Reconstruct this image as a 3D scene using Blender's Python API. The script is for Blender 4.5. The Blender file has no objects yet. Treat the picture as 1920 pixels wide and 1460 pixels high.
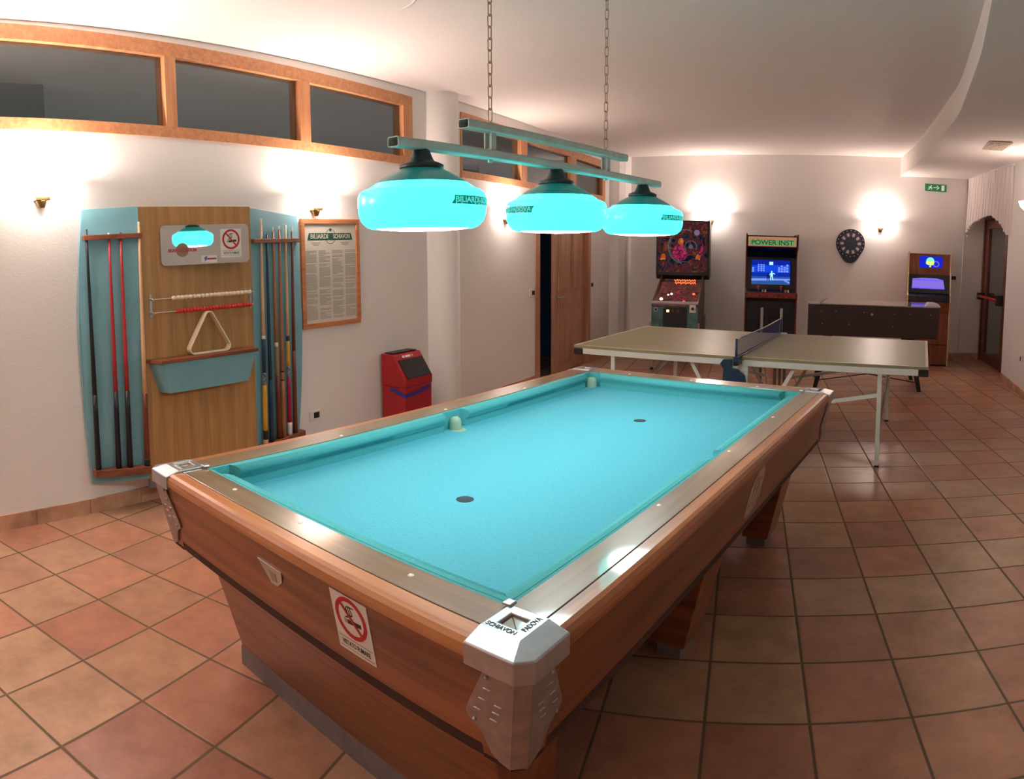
import bpy, bmesh, math, random
from math import sin, cos, pi, atan2, hypot, radians
from mathutils import Matrix, Vector

random.seed(7)
C = bpy.context.scene.collection
SC = bpy.context.scene

# ------------------------------------------------------------------ camera
CAM = (0.45591, -2.23254, 1.56541)
YAW, PITCH, ROLL = 0.33113, -0.08823, 0.00270
FPX, HORIZ = 1341.011, 576.08          # pixels per radian, row of the optical axis (1920 x 1460 frame)
cd = bpy.data.cameras.new('camera')
cd.type = 'PANO'
cd.panorama_type = 'CENTRAL_CYLINDRICAL'
cd.central_cylindrical_range_u_min = -960 / FPX
cd.central_cylindrical_range_u_max = 960 / FPX
cd.central_cylindrical_range_v_min = -(1460 - HORIZ) / FPX
cd.central_cylindrical_range_v_max = HORIZ / FPX
cd.central_cylindrical_radius = 1.0
cd.clip_start = 0.02
cam = bpy.data.objects.new('camera', cd)
C.objects.link(cam)
_R = Matrix.Rotation(YAW, 3, 'Z') @ Matrix.Rotation(PITCH, 3, 'X') @ Matrix.Rotation(ROLL, 3, 'Y')
_r, _f, _u = _R.col[0], _R.col[1], _R.col[2]
cam.matrix_world = Matrix(((_r[0], _u[0], -_f[0], CAM[0]), (_r[1], _u[1], -_f[1], CAM[1]),
                           (_r[2], _u[2], -_f[2], CAM[2]), (0, 0, 0, 1)))
SC.camera = cam

# ------------------------------------------------------------------ world, exposure, light levels
w = bpy.data.worlds.new('world'); SC.world = w; w.use_nodes = True
w.node_tree.nodes['Background'].inputs[0].default_value = (0.9, 0.85, 0.8, 1)
w.node_tree.nodes['Background'].inputs[1].default_value = 0.02
SC.view_settings.view_transform = 'Standard'
SC.view_settings.look = 'None'
SC.view_settings.gamma = 1
SC.view_settings.exposure = 0.28
SC.view_settings.use_curve_mapping = False
SCONCE_W = 13.0            # watts of each wall sconce
SCONCE_COL = (1.0, 0.80, 0.72)
POOL_E = 22.0              # emission of the white lamp openings
CORRIDOR_FILL_W = 9.0

# ------------------------------------------------------------------ materials
def lin(r, g, b):
    f = lambda c: (c / 12.92 if c <= 0.04045 else ((c + 0.055) / 1.055) ** 2.4)
    return (f(r / 255), f(g / 255), f(b / 255), 1)

def mat(name, col, rough=0.5, metal=0.0, coat=0.0, emit=None, es=0.0, noise=0.0, nscale=30.0, bump=0.0, bscale=80.0, spec=0.5, alpha=1.0):
    m = bpy.data.materials.new(name); m.use_nodes = True
    nt = m.node_tree; b = nt.nodes['Principled BSDF']
    b.inputs['Base Color'].default_value = col
    b.inputs['Roughness'].default_value = rough
    b.inputs['Metallic'].default_value = metal
    b.inputs['Coat Weight'].default_value = coat
    b.inputs['Coat Roughness'].default_value = 0.08
    b.inputs['Specular IOR Level'].default_value = spec
    b.inputs['Alpha'].default_value = alpha
    if emit:
        b.inputs['Emission Color'].default_value = emit
        b.inputs['Emission Strength'].default_value = es
    if noise or bump:
        tc = nt.nodes.new('ShaderNodeTexCoord')
    if noise:
        n = nt.nodes.new('ShaderNodeTexNoise'); n.inputs['Scale'].default_value = nscale; n.inputs['Detail'].default_value = 5
        nt.links.new(tc.outputs['Object'], n.inputs['Vector'])
        r = nt.nodes.new('ShaderNodeValToRGB')
        r.color_ramp.elements[0].position = 0.3; r.color_ramp.elements[1].position = 0.7
        r.color_ramp.elements[0].color = tuple(c * (1 - noise) for c in col[:3]) + (1,)
        r.color_ramp.elements[1].color = tuple(min(1, c * (1 + noise)) for c in col[:3]) + (1,)
        nt.links.new(n.outputs['Fac'], r.inputs['Fac']); nt.links.new(r.outputs['Color'], b.inputs['Base Color'])
    if bump:
        n2 = nt.nodes.new('ShaderNodeTexNoise'); n2.inputs['Scale'].default_value = bscale; n2.inputs['Detail'].default_value = 4
        nt.links.new(tc.outputs['Object'], n2.inputs['Vector'])
        bp = nt.nodes.new('ShaderNodeBump'); bp.inputs['Strength'].default_value = bump; bp.inputs['Distance'].default_value = 0.01
        nt.links.new(n2.outputs['Fac'], bp.inputs['Height']); nt.links.new(bp.outputs['Normal'], b.inputs['Normal'])
    return m

def wood(name, c1, c2, grain='X', scale=1.0, rough=0.4, coat=0.0, knots=0.0, stripes=0.0):
    m = bpy.data.materials.new(name); m.use_nodes = True
    nt = m.node_tree; N = nt.nodes; Lk = nt.links; b = N['Principled BSDF']
    b.inputs['Roughness'].default_value = rough; b.inputs['Coat Weight'].default_value = coat; b.inputs['Coat Roughness'].default_value = 0.06
    tc = N.new('ShaderNodeTexCoord'); mp = N.new('ShaderNodeMapping')
    s = {'X': (1.2, 22, 22), 'Y': (22, 1.2, 22), 'Z': (22, 22, 1.2)}[grain]
    mp.inputs['Scale'].default_value = tuple(v * scale for v in s)
    Lk.new(tc.outputs['Object'], mp.inputs['Vector'])
    n = N.new('ShaderNodeTexNoise'); n.inputs['Scale'].default_value = 1.6; n.inputs['Detail'].default_value = 8; n.inputs['Distortion'].default_value = 0.6
    Lk.new(mp.outputs['Vector'], n.inputs['Vector'])
    r = N.new('ShaderNodeValToRGB'); r.color_ramp.elements[0].position = 0.32; r.color_ramp.elements[1].position = 0.68
    r.color_ramp.elements[0].color = c1; r.color_ramp.elements[1].color = c2
    Lk.new(n.outputs['Fac'], r.inputs['Fac'])
    out = r.outputs['Color']
    n3 = N.new('ShaderNodeTexNoise'); n3.inputs['Scale'].default_value = 1.1; n3.inputs['Detail'].default_value = 2
    Lk.new(tc.outputs['Object'], n3.inputs['Vector'])
    mx = N.new('ShaderNodeMix'); mx.data_type = 'RGBA'; mx.blend_type = 'MULTIPLY'; mx.inputs[0].default_value = 0.5
    r3 = N.new('ShaderNodeValToRGB'); r3.color_ramp.elements[0].color = (0.7, 0.7, 0.7, 1); r3.color_ramp.elements[1].color = (1.15, 1.15, 1.15, 1)
    Lk.new(n3.outputs['Fac'], r3.inputs['Fac']); Lk.new(out, mx.inputs[6]); Lk.new(r3.outputs['Color'], mx.inputs[7]); out = mx.outputs[2]
    if knots:
        v = N.new('ShaderNodeTexVoronoi'); v.inputs['Scale'].default_value = 2.4
        Lk.new(tc.outputs['Object'], v.inputs['Vector'])
        rk = N.new('ShaderNodeValToRGB'); rk.color_ramp.elements[0].position = 0.03; rk.color_ramp.elements[1].position = 0.06
        rk.color_ramp.elements[0].color = (0.3, 0.2, 0.15, 1); rk.color_ramp.elements[1].color = (1, 1, 1, 1)
        Lk.new(v.outputs['Distance'], rk.inputs['Fac'])
        m2 = N.new('ShaderNodeMix'); m2.data_type = 'RGBA'; m2.blend_type = 'MULTIPLY'; m2.inputs[0].default_value = knots
        Lk.new(out, m2.inputs[6]); Lk.new(rk.outputs['Color'], m2.inputs[7]); out = m2.outputs[2]
    if stripes:
        wv = N.new('ShaderNodeTexWave'); wv.inputs['Scale'].default_value = stripes; wv.inputs['Distortion'].default_value = 1.5
        Lk.new(tc.outputs['Object'], wv.inputs['Vector'])
        rw = N.new('ShaderNodeValToRGB'); rw.color_ramp.elements[0].color = (0.78, 0.78, 0.78, 1); rw.color_ramp.elements[1].color = (1.05, 1.05, 1.05, 1)
        Lk.new(wv.outputs['Fac'], rw.inputs['Fac'])
        m4 = N.new('ShaderNodeMix'); m4.data_type = 'RGBA'; m4.blend_type = 'MULTIPLY'; m4.inputs[0].default_value = 0.6
        Lk.new(out, m4.inputs[6]); Lk.new(rw.outputs['Color'], m4.inputs[7]); out = m4.outputs[2]
    Lk.new(out, b.inputs['Base Color'])
    return m

def emis(name, col, s):
    m = bpy.data.materials.new(name); m.use_nodes = True
    nt = m.node_tree; nt.nodes.remove(nt.nodes['Principled BSDF'])
    e = nt.nodes.new('ShaderNodeEmission'); e.inputs[0].default_value = col; e.inputs[1].default_value = s
    nt.links.new(e.outputs[0], nt.nodes['Material Output'].inputs[0])
    return m

def glassmat(name, tint, refl=0.12, rough=0.02):
    m = bpy.data.materials.new(name); m.use_nodes = True
    nt = m.node_tree; nt.nodes.remove(nt.nodes['Principled BSDF'])
    t = nt.nodes.new('ShaderNodeBsdfTransparent'); t.inputs[0].default_value = tint
    g = nt.nodes.new('ShaderNodeBsdfGlossy'); g.inputs['Roughness'].default_value = rough; g.inputs[0].default_value = (0.9, 0.9, 0.9, 1)
    mx = nt.nodes.new('ShaderNodeMixShader')
    ge = nt.nodes.new('ShaderNodeNewGeometry'); dt = nt.nodes.new('ShaderNodeVectorMath'); dt.operation = 'DOT_PRODUCT'
    nt.links.new(ge.outputs['Normal'], dt.inputs[0]); nt.links.new(ge.outputs['Incoming'], dt.inputs[1])
    def mth(op, v0, v1=0.0):
        q = nt.nodes.new('ShaderNodeMath'); q.operation = op
        for i, v in enumerate((v0, v1)):
            if hasattr(v, 'is_linked'): nt.links.new(v, q.inputs[i])
            else: q.inputs[i].default_value = v
        return q.outputs[0]
    sch = mth('POWER', mth('SUBTRACT', 1.0, mth('ABSOLUTE', dt.outputs['Value'])), 5.0)
    nt.links.new(mth('MULTIPLY', mth('ADD', mth('MULTIPLY', sch, 0.96), 0.04), refl / 0.08), mx.inputs[0])
    nt.links.new(t.outputs[0], mx.inputs[1]); nt.links.new(g.outputs[0], mx.inputs[2])
    nt.links.new(mx.outputs[0], nt.nodes['Material Output'].inputs[0])
    return m

TILE = 0.34736
def floor_mat():
    m = bpy.data.materials.new('terracotta_tiles'); m.use_nodes = True
    nt = m.node_tree; N = nt.nodes; Lk = nt.links; b = N['Principled BSDF']
    tc = N.new('ShaderNodeTexCoord')
    mp = N.new('ShaderNodeMapping'); mp.inputs['Scale'].default_value = (1 / TILE, 1 / TILE, 1); mp.inputs['Location'].default_value = (0, 0, 0.5)
    Lk.new(tc.outputs['Object'], mp.inputs['Vector'])
    fl = N.new('ShaderNodeVectorMath'); fl.operation = 'FLOOR'; Lk.new(mp.outputs[0], fl.inputs[0])
    fr = N.new('ShaderNodeVectorMath'); fr.operation = 'FRACTION'; Lk.new(mp.outputs[0], fr.inputs[0])
    wn = N.new('ShaderNodeTexWhiteNoise'); wn.noise_dimensions = '3D'; Lk.new(fl.outputs[0], wn.inputs['Vector'])
    rp = N.new('ShaderNodeValToRGB'); rp.color_ramp.interpolation = 'LINEAR'
    cols = [(0.0, lin(182, 128, 106)), (0.3, lin(196, 142, 116)), (0.5, lin(188, 146, 118)), (0.72, lin(194, 158, 128)), (1.0, lin(174, 122, 104))]
    e = rp.color_ramp.elements
    e[0].position, e[0].color = cols[0]; e[1].position, e[1].color = cols[-1]
    for p, c in cols[1:-1]:
        q = e.new(p); q.color = c
    Lk.new(wn.outputs['Value'], rp.inputs['Fac'])
    # cloudy mottling in each tile
    ad = N.new('ShaderNodeVectorMath'); ad.operation = 'MULTIPLY_ADD'; ad.inputs[1].default_value = (7.3, 3.1, 5.7)
    Lk.new(fl.outputs[0], ad.inputs[0]); Lk.new(tc.outputs['Object'], ad.inputs[2])
    n1 = N.new('ShaderNodeTexNoise'); n1.inputs['Scale'].default_value = 5; n1.inputs['Detail'].default_value = 7; n1.inputs['Roughness'].default_value = 0.7
    Lk.new(ad.outputs[0], n1.inputs['Vector'])
    r1 = N.new('ShaderNodeValToRGB'); r1.color_ramp.elements[0].position = 0.28; r1.color_ramp.elements[1].position = 0.74
    r1.color_ramp.elements[0].color = (0.62, 0.58, 0.56, 1); r1.color_ramp.elements[1].color = (1.26, 1.24, 1.20, 1)
    Lk.new(n1.outputs['Fac'], r1.inputs['Fac'])
    mx = N.new('ShaderNodeMix'); mx.data_type = 'RGBA'; mx.blend_type = 'MULTIPLY'; mx.inputs[0].default_value = 0.85
    Lk.new(rp.outputs['Color'], mx.inputs[6]); Lk.new(r1.outputs['Color'], mx.inputs[7])
    # grout mask
    sx = N.new('ShaderNodeSeparateXYZ'); Lk.new(fr.outputs[0], sx.inputs[0])
    def edge(o):
        a = N.new('ShaderNodeMath'); a.operation = 'SUBTRACT'; a.inputs[1].default_value = 0.5; Lk.new(o, a.inputs[0])
        c = N.new('ShaderNodeMath'); c.operation = 'ABSOLUTE'; Lk.new(a.outputs[0], c.inputs[0]); return c.outputs[0]
    mxm = N.new('ShaderNodeMath'); mxm.operation = 'MAXIMUM'; Lk.new(edge(sx.outputs[0]), mxm.inputs[0]); Lk.new(edge(sx.outputs[1]), mxm.inputs[1])
    mr = N.new('ShaderNodeMapRange'); mr.inputs['From Min'].default_value = 0.480; mr.inputs['From Max'].default_value = 0.489
    Lk.new(mxm.outputs[0], mr.inputs['Value'])
    mg = N.new('ShaderNodeMix'); mg.data_type = 'RGBA'; mg.inputs[7].default_value = lin(112, 90, 70)
    Lk.new(mr.outputs[0], mg.inputs[0]); Lk.new(mx.outputs[2], mg.inputs[6])
    Lk.new(mg.outputs[2], b.inputs['Base Color'])
    rr = N.new('ShaderNodeMapRange'); rr.inputs['From Min'].default_value = 0.25; rr.inputs['From Max'].default_value = 0.75; rr.inputs['To Min'].default_value = 0.30; rr.inputs['To Max'].default_value = 0.38
    Lk.new(n1.outputs['Fac'], rr.inputs['Value']); 
    ra = N.new('ShaderNodeMath'); ra.operation = 'MAXIMUM'; Lk.new(rr.outputs[0], ra.inputs[0]); 
    rg = N.new('ShaderNodeMath'); rg.operation = 'MULTIPLY'; rg.inputs[1].default_value = 0.8; Lk.new(mr.outputs[0], rg.inputs[0]); Lk.new(rg.outputs[0], ra.inputs[1])
    Lk.new(ra.outputs[0], b.inputs['Roughness'])
    iv = N.new('ShaderNodeMapRange'); iv.inputs['From Min'].default_value = 0.475; iv.inputs['From Max'].default_value = 0.495; iv.inputs['To Min'].default_value = 1; iv.inputs['To Max'].default_value = 0
    Lk.new(mxm.outputs[0], iv.inputs['Value'])
    hb = N.new('ShaderNodeMath'); hb.operation = 'MULTIPLY_ADD'; hb.inputs[1].default_value = 0.12; Lk.new(n1.outputs['Fac'], hb.inputs[0]); Lk.new(iv.outputs[0], hb.inputs[2])
    bp = N.new('ShaderNodeBump'); bp.inputs['Strength'].default_value = 0.35; bp.inputs['Distance'].default_value = 0.004
    Lk.new(hb.outputs[0], bp.inputs['Height']); Lk.new(bp.outputs['Normal'], b.inputs['Normal'])
    b.inputs['Specular IOR Level'].default_value = 0.45
    return m

def swirl_mat(name, stops, scale=3.0, es=0.6, dist=4.0):
    """lit picture of swirling colours: a plain generic artwork"""
    m = bpy.data.materials.new(name); m.use_nodes = True
    nt = m.node_tree; N = nt.nodes; Lk = nt.links; nt.nodes.remove(N['Principled BSDF'])
    tc = N.new('ShaderNodeTexCoord'); wv = N.new('ShaderNodeTexNoise')
    wv.inputs['Scale'].default_value = scale; wv.inputs['Detail'].default_value = 6; wv.inputs['Distortion'].default_value = dist
    Lk.new(tc.outputs['Object'], wv.inputs['Vector'])
    r = N.new('ShaderNodeValToRGB'); e = r.color_ramp.elements
    e[0].position, e[0].color = stops[0]; e[1].position, e[1].color = stops[-1]
    for p_, c_ in stops[1:-1]:
        q = e.new(p_); q.color = c_
    Lk.new(wv.outputs['Fac'], r.inputs['Fac'])
    em = N.new('ShaderNodeEmission'); em.inputs[1].default_value = es; Lk.new(r.outputs['Color'], em.inputs[0])
    Lk.new(em.outputs[0], N['Material Output'].inputs[0])
    return m

def cloth_mat(name, col):
    m = bpy.data.materials.new(name); m.use_nodes = True
    nt = m.node_tree; N = nt.nodes; Lk = nt.links; b = N['Principled BSDF']
    b.inputs['Roughness'].default_value = 0.95; b.inputs['Specular IOR Level'].default_value = 0.15
    tc = N.new('ShaderNodeTexCoord')
    n = N.new('ShaderNodeTexNoise'); n.inputs['Scale'].default_value = 90; n.inputs['Detail'].default_value = 4; Lk.new(tc.outputs['Object'], n.inputs['Vector'])
    r = N.new('ShaderNodeValToRGB'); r.color_ramp.elements[0].position = 0.35; r.color_ramp.elements[1].position = 0.65
    r.color_ramp.elements[0].color = tuple(c * 0.95 for c in col[:3]) + (1,); r.color_ramp.elements[1].color = tuple(c * 1.05 for c in col[:3]) + (1,)
    Lk.new(n.outputs['Fac'], r.inputs['Fac'])
    v = N.new('ShaderNodeTexVoronoi'); v.inputs['Scale'].default_value = 9; v.inputs['Randomness'].default_value = 1; Lk.new(tc.outputs['Object'], v.inputs['Vector'])
    rk = N.new('ShaderNodeValToRGB'); rk.color_ramp.elements[0].position = 0.02; rk.color_ramp.elements[1].position = 0.03
    rk.color_ramp.elements[0].color = (1, 1, 1, 1); rk.color_ramp.elements[1].color = (0, 0, 0, 1)
    Lk.new(v.outputs['Distance'], rk.inputs['Fac'])
    mx = N.new('ShaderNodeMix'); mx.data_type = 'RGBA'; mx.inputs[7].default_value = (0.55, 0.8, 0.85, 1)
    sc = N.new('ShaderNodeMath'); sc.operation = 'MULTIPLY'; sc.inputs[1].default_value = 0.35; Lk.new(rk.outputs['Color'], sc.inputs[0])
    Lk.new(sc.outputs[0], mx.inputs[0]); Lk.new(r.outputs['Color'], mx.inputs[6]); Lk.new(mx.outputs[2], b.inputs['Base Color'])
    return m

M = {}
M['wall'] = mat('wall_paint', lin(241, 237, 233), 0.85, bump=0.10, bscale=70, spec=0.2)
M['ceil'] = mat('ceiling_paint', lin(230, 223, 218), 0.9, bump=0.15, bscale=70, spec=0.2)
M['floor'] = floor_mat()
M['base'] = mat('baseboard_tile', lin(200, 154, 124), 0.45, noise=0.3, nscale=7)
M['pine'] = wood('pine_frame', lin(188, 124, 82), lin(214, 154, 108), 'X', 1.0, 0.45, knots=0.7)
M['pine_z'] = wood('pine_upright', lin(188, 124, 82), lin(214, 154, 108), 'Z', 1.0, 0.45, knots=0.7)
M['door'] = wood('door_wood', lin(176, 126, 102), lin(202, 154, 124), 'Z', 0.8, 0.45)
M['exitwood'] = wood('exit_door_wood', lin(96, 48, 32), lin(124, 66, 44), 'Z', 0.8, 0.4)
M['pane'] = glassmat('clerestory_glass', (0.80, 0.84, 0.86, 1), 0.10)
M['doorglass'] = glassmat('door_glass', (0.75, 0.78, 0.78, 1), 0.12)
M['glass'] = glassmat('cover_glass', (0.95, 0.96, 0.96, 1), 0.022, 0.03)
M['corr'] = mat('corridor_paint', lin(170, 172, 170), 0.9)
M['door_box'] = mat('door_box_paint', lin(96, 130, 180), 0.9)
M['white'] = mat('white_plastic', lin(232, 230, 224), 0.4)
M['cream'] = mat('cream_plastic', lin(244, 228, 196), 0.45)
M['black'] = mat('black_plastic', lin(22, 22, 24), 0.4)
M['dark'] = mat('dark_recess', lin(12, 12, 16), 0.7)
M['brass'] = mat('brass', lin(150, 120, 76), 0.35, 0.9)
M['sconce'] = mat('sconce_glass', lin(250, 244, 236), 0.5, emit=(1.0, 0.83, 0.75, 1), es=34.0)
M['sconce_dim'] = mat('dim_sconce_glass', lin(250, 244, 236), 0.5, emit=(1.0, 0.83, 0.75, 1), es=9.0)
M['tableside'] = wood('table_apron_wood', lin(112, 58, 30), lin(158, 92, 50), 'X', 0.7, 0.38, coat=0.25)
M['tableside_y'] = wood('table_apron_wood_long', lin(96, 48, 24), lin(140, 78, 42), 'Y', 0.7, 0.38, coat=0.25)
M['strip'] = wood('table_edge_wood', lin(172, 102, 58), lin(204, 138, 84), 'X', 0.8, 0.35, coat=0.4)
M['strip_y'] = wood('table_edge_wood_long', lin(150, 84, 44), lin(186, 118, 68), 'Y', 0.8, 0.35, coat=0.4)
M['lam'] = wood('rail_laminate', lin(116, 96, 72), lin(142, 118, 88), 'X', 0.9, 0.32, coat=0.8)
M['lam_y'] = wood('rail_laminate_long', lin(116, 96, 72), lin(142, 118, 88), 'Y', 0.9, 0.32, coat=0.8)
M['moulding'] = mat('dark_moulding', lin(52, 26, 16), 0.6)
M['cloth'] = cloth_mat('bed_cloth', (0.095, 0.42, 0.52, 1))
M['cushion'] = cloth_mat('cushion_cloth', (0.085, 0.41, 0.43, 1))  # bed cloth in a greener tone, cyan lamp light put into the colour
M['liner'] = mat('pocket_liner', lin(158, 182, 158), 0.6)
M['alu'] = mat('cast_aluminium', lin(186, 186, 190), 0.33, 0.85, noise=0.12, nscale=25)
M['alu_dull'] = mat('dull_aluminium', lin(168, 152, 146), 0.5, 0.6, noise=0.15, nscale=30)
M['ivory'] = mat('ivory', lin(240, 232, 214), 0.3)
M['plinth'] = mat('grey_plinth', lin(120, 112, 112), 0.6, noise=0.15, nscale=20)
M['spot'] = mat('dark_spot', lin(40, 62, 72), 0.8, noise=0.4, nscale=150)
M['paper'] = mat('white_sticker', lin(236, 232, 226), 0.5)
M['red'] = mat('sign_red', lin(190, 24, 40), 0.5)
M['ink'] = mat('black_ink', lin(24, 22, 22), 0.5)
M['worn'] = mat('worn_label', lin(176, 150, 136), 0.55, noise=0.45, nscale=45)
M['shade'] = mat('lit_cyan_glass', lin(70, 220, 205), 0.2, coat=0.0, spec=0.3, emit=(0.025, 0.90, 0.86, 1), es=3.8)
M['shade_text'] = emis('lit_cyan_letters', (0.10, 0.85, 0.72, 1), 0.8)
M['cone'] = mat('teal_cone', lin(4, 84, 78), 0.35, coat=0.2, emit=(0.0, 0.11, 0.10, 1), es=0.6)
M['band'] = mat('dark_teal_band', lin(4, 84, 74), 0.4, emit=(0.0, 0.12, 0.10, 1), es=1.0)
M['cap'] = mat('dark_cap', lin(16, 44, 50), 0.4)
M['opening'] = emis('lamp_opening', (0.93, 1.0, 1.0, 1), POOL_E)
M['beam'] = mat('galvanised_steel', lin(186, 192, 186), 0.5, 0.1, noise=0.12, nscale=20)
M['chain'] = mat('old_chain', lin(168, 150, 132), 0.45, 0.6)
M['rackwood'] = wood('rack_veneer', lin(174, 128, 76), lin(198, 150, 96), 'Z', 1.3, 0.5, stripes=3.0)
M['rackdark'] = wood('rack_bar_wood', lin(110, 58, 36), lin(146, 84, 54), 'X', 1.0, 0.4)
M['rackblue'] = mat('rack_blue_laminate', lin(120, 174, 186), 0.5, noise=0.06, nscale=5)
M['mirror'] = mat('mirror_glass', (0.85, 0.86, 0.84, 1), 0.02, 1.0)
M['metal'] = mat('bright_metal', lin(190, 190, 186), 0.3, 0.9)
M['bead_w'] = mat('white_bead', lin(238, 222, 198), 0.4)
M['bead_r'] = mat('red_bead', lin(214, 52, 40), 0.4)
M['c_black'] = mat('cue_black', lin(26, 26, 32), 0.35)
M['c_red'] = mat('cue_red', lin(176, 44, 50), 0.35)
M['c_pale'] = mat('cue_pale_wood', lin(222, 178, 136), 0.4)
M['c_brown'] = mat('cue_brown', lin(112, 50, 32), 0.4)
M['c_mid'] = mat('cue_mid_brown', lin(176, 110, 72), 0.4)
M['c_blue'] = mat('cue_blue', lin(24, 56, 82), 0.4)
M['c_yellow'] = mat('cue_yellow', lin(222, 164, 50), 0.4)
M['c_wine'] = mat('cue_wine', lin(160, 16, 62), 0.4)
M['c_grey'] = mat('cue_grey_brown', lin(150, 118, 96), 0.5)
M['c_speck'] = mat('cue_speckled', lin(120, 130, 140), 0.4, noise=0.9, nscale=60)
M['posterpaper'] = mat('poster_paper', lin(214, 208, 196), 0.6)
M['posterframe'] = wood('poster_frame_wood', lin(188, 112, 66), lin(214, 144, 96), 'X', 1.0, 0.45)
M['green_ink'] = mat('green_ink', lin(28, 88, 66), 0.6)
M['grey_ink'] = mat('grey_print', lin(164, 158, 150), 0.7)
M['binred'] = mat('bin_red', lin(168, 22, 34), 0.38, noise=0.08, nscale=4)
M['binblue'] = mat('blue_bag', lin(30, 44, 150), 0.35)
M['tt_top'] = mat('tennis_top', lin(146, 139, 104), 0.38, noise=0.05, nscale=3)
M['tt_white'] = mat('white_steel', lin(222, 226, 218), 0.4)
M['tt_line'] = mat('white_line', lin(224, 218, 196), 0.45)
M['net'] = mat('net_blue', lin(62, 70, 132), 0.7, alpha=0.62)
M['netblue'] = mat('net_cord', lin(56, 60, 110), 0.7)
M['postgrey'] = mat('grey_post', lin(150, 140, 132), 0.45, 0.4)
M['game'] = mat('dark_brown_laminate', lin(46, 25, 23), 0.42, noise=0.12, nscale=6)
M['gametop'] = mat('game_top_glass', lin(170, 150, 138), 0.12, coat=0.6)
M['lilac'] = mat('lilac_plastic', lin(190, 182, 196), 0.4)
M['cabblack'] = mat('cabinet_black', lin(11, 10, 14), 0.45)
M['cabred'] = mat('cabinet_red_edge', lin(120, 34, 36), 0.4)
M['marquee'] = emis('lit_marquee', lin(206, 140, 108), 0.6)
M['mq_green'] = emis('marquee_green', lin(112, 170, 106), 0.65)
M['mq_dark'] = emis('marquee_dark', lin(44, 78, 56), 0.5)
M['mq_red'] = emis('marquee_red', lin(150, 40, 36), 0.6)
M['s_sky'] = emis('screen_sky', lin(20, 66, 214), 0.95)
M['s_sky2'] = emis('screen_sky_top', lin(16, 36, 150), 0.9)
M['s_build'] = emis('screen_buildings', lin(120, 146, 240), 0.95)
M['s_band'] = emis('screen_band', lin(16, 44, 168), 0.9)
M['s_street'] = emis('screen_street', lin(46, 84, 150), 0.9)
M['s_pale'] = emis('screen_pale', lin(170, 236, 240), 1.1)
M['s_navy'] = emis('screen_navy', lin(18, 24, 104), 0.9)
M['cpred'] = mat('control_panel_print', lin(130, 44, 40), 0.4, noise=0.7, nscale=40)
M['pinart'] = swirl_mat('backglass_swirl', [(0.0, lin(10, 14, 30)), (0.38, lin(20, 34, 46)), (0.46, lin(70, 60, 70)), (0.52, lin(130, 40, 50)), (0.57, lin(26, 44, 40)), (0.64, lin(150, 76, 50)), (1.0, lin(60, 30, 80))], 5.5, 0.42, 3.5)
M['pinfield'] = swirl_mat('playfield_swirl', [(0.0, lin(40, 22, 20)), (0.4, lin(74, 40, 36)), (0.5, lin(120, 66, 56)), (0.58, lin(70, 36, 34)), (0.66, lin(150, 70, 66)), (1.0, lin(90, 50, 46))], 7, 0.75, 2.0)
M['pinlit'] = emis('lit_orange', lin(255, 110, 60), 1.6)
M['pinbulb'] = emis('lit_bulb', lin(255, 235, 210), 4.0)
M['pinbulb_y'] = emis('lit_coin_lamp', lin(255, 226, 140), 2.5)
M['pincab'] = mat('pinball_cabinet_print', lin(70, 112, 112), 0.45, noise=0.6, nscale=9)
M['pinside'] = mat('pinball_side', lin(96, 60, 50), 0.45, noise=0.25, nscale=6)
M['magenta'] = swirl_mat('lit_magenta', [(0.0, lin(60, 16, 50)), (0.42, lin(110, 26, 66)), (0.55, lin(176, 50, 90)), (1.0, lin(200, 90, 110))], 14, 0.6, 2.0)
M['violet'] = emis('lit_violet', lin(150, 120, 150), 0.55)
M['orange_e'] = swirl_mat('lit_amber', [(0.0, lin(110, 44, 20)), (0.45, lin(190, 90, 40)), (0.6, lin(230, 150, 70)), (1.0, lin(240, 180, 90))], 18, 0.55, 2.0)
M['grey_e'] = emis('lit_grey', lin(110, 108, 118), 0.5)
M['cabwood'] = wood('cabinet_wood', lin(120, 60, 34), lin(150, 84, 50), 'Z', 0.9, 0.4)
M['tmould'] = mat('pale_edge_strip', lin(224, 196, 150), 0.4)
M['scr_violet'] = emis('screen_violet', lin(140, 116, 226), 0.8)
M['scr_edge'] = emis('screen_bright_violet', lin(96, 80, 255), 1.1)
M['scr_blue'] = emis('screen_blue', lin(24, 40, 200), 0.9)
M['planet'] = emis('screen_planet', lin(120, 230, 190), 1.1)
M['planet_y'] = emis('screen_yellow', lin(226, 222, 80), 1.1)
M['dart_dark'] = mat('dart_dark', lin(40, 44, 56), 0.6)
M['dart_blue'] = mat('dart_blue', lin(66, 76, 98), 0.6)
M['dart_pale'] = mat('dart_pale', lin(214, 190, 184), 0.6)
M['exitgreen'] = mat('exit_green', lin(20, 116, 74), 0.4, emit=lin(16, 100, 64), es=0.25)
M['exitwhite'] = mat('exit_white', lin(236, 240, 232), 0.4, emit=lin(220, 230, 220), es=0.25)
M['lace'] = mat('lace_curtain', lin(244, 234, 230), 0.8, alpha=0.9)
M['ventm'] = mat('vent_metal', lin(206, 192, 178), 0.5)
M['blue_ink'] = mat('blue_print', lin(40, 70, 150), 0.5)  # blue ink of the logo sticker

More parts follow.
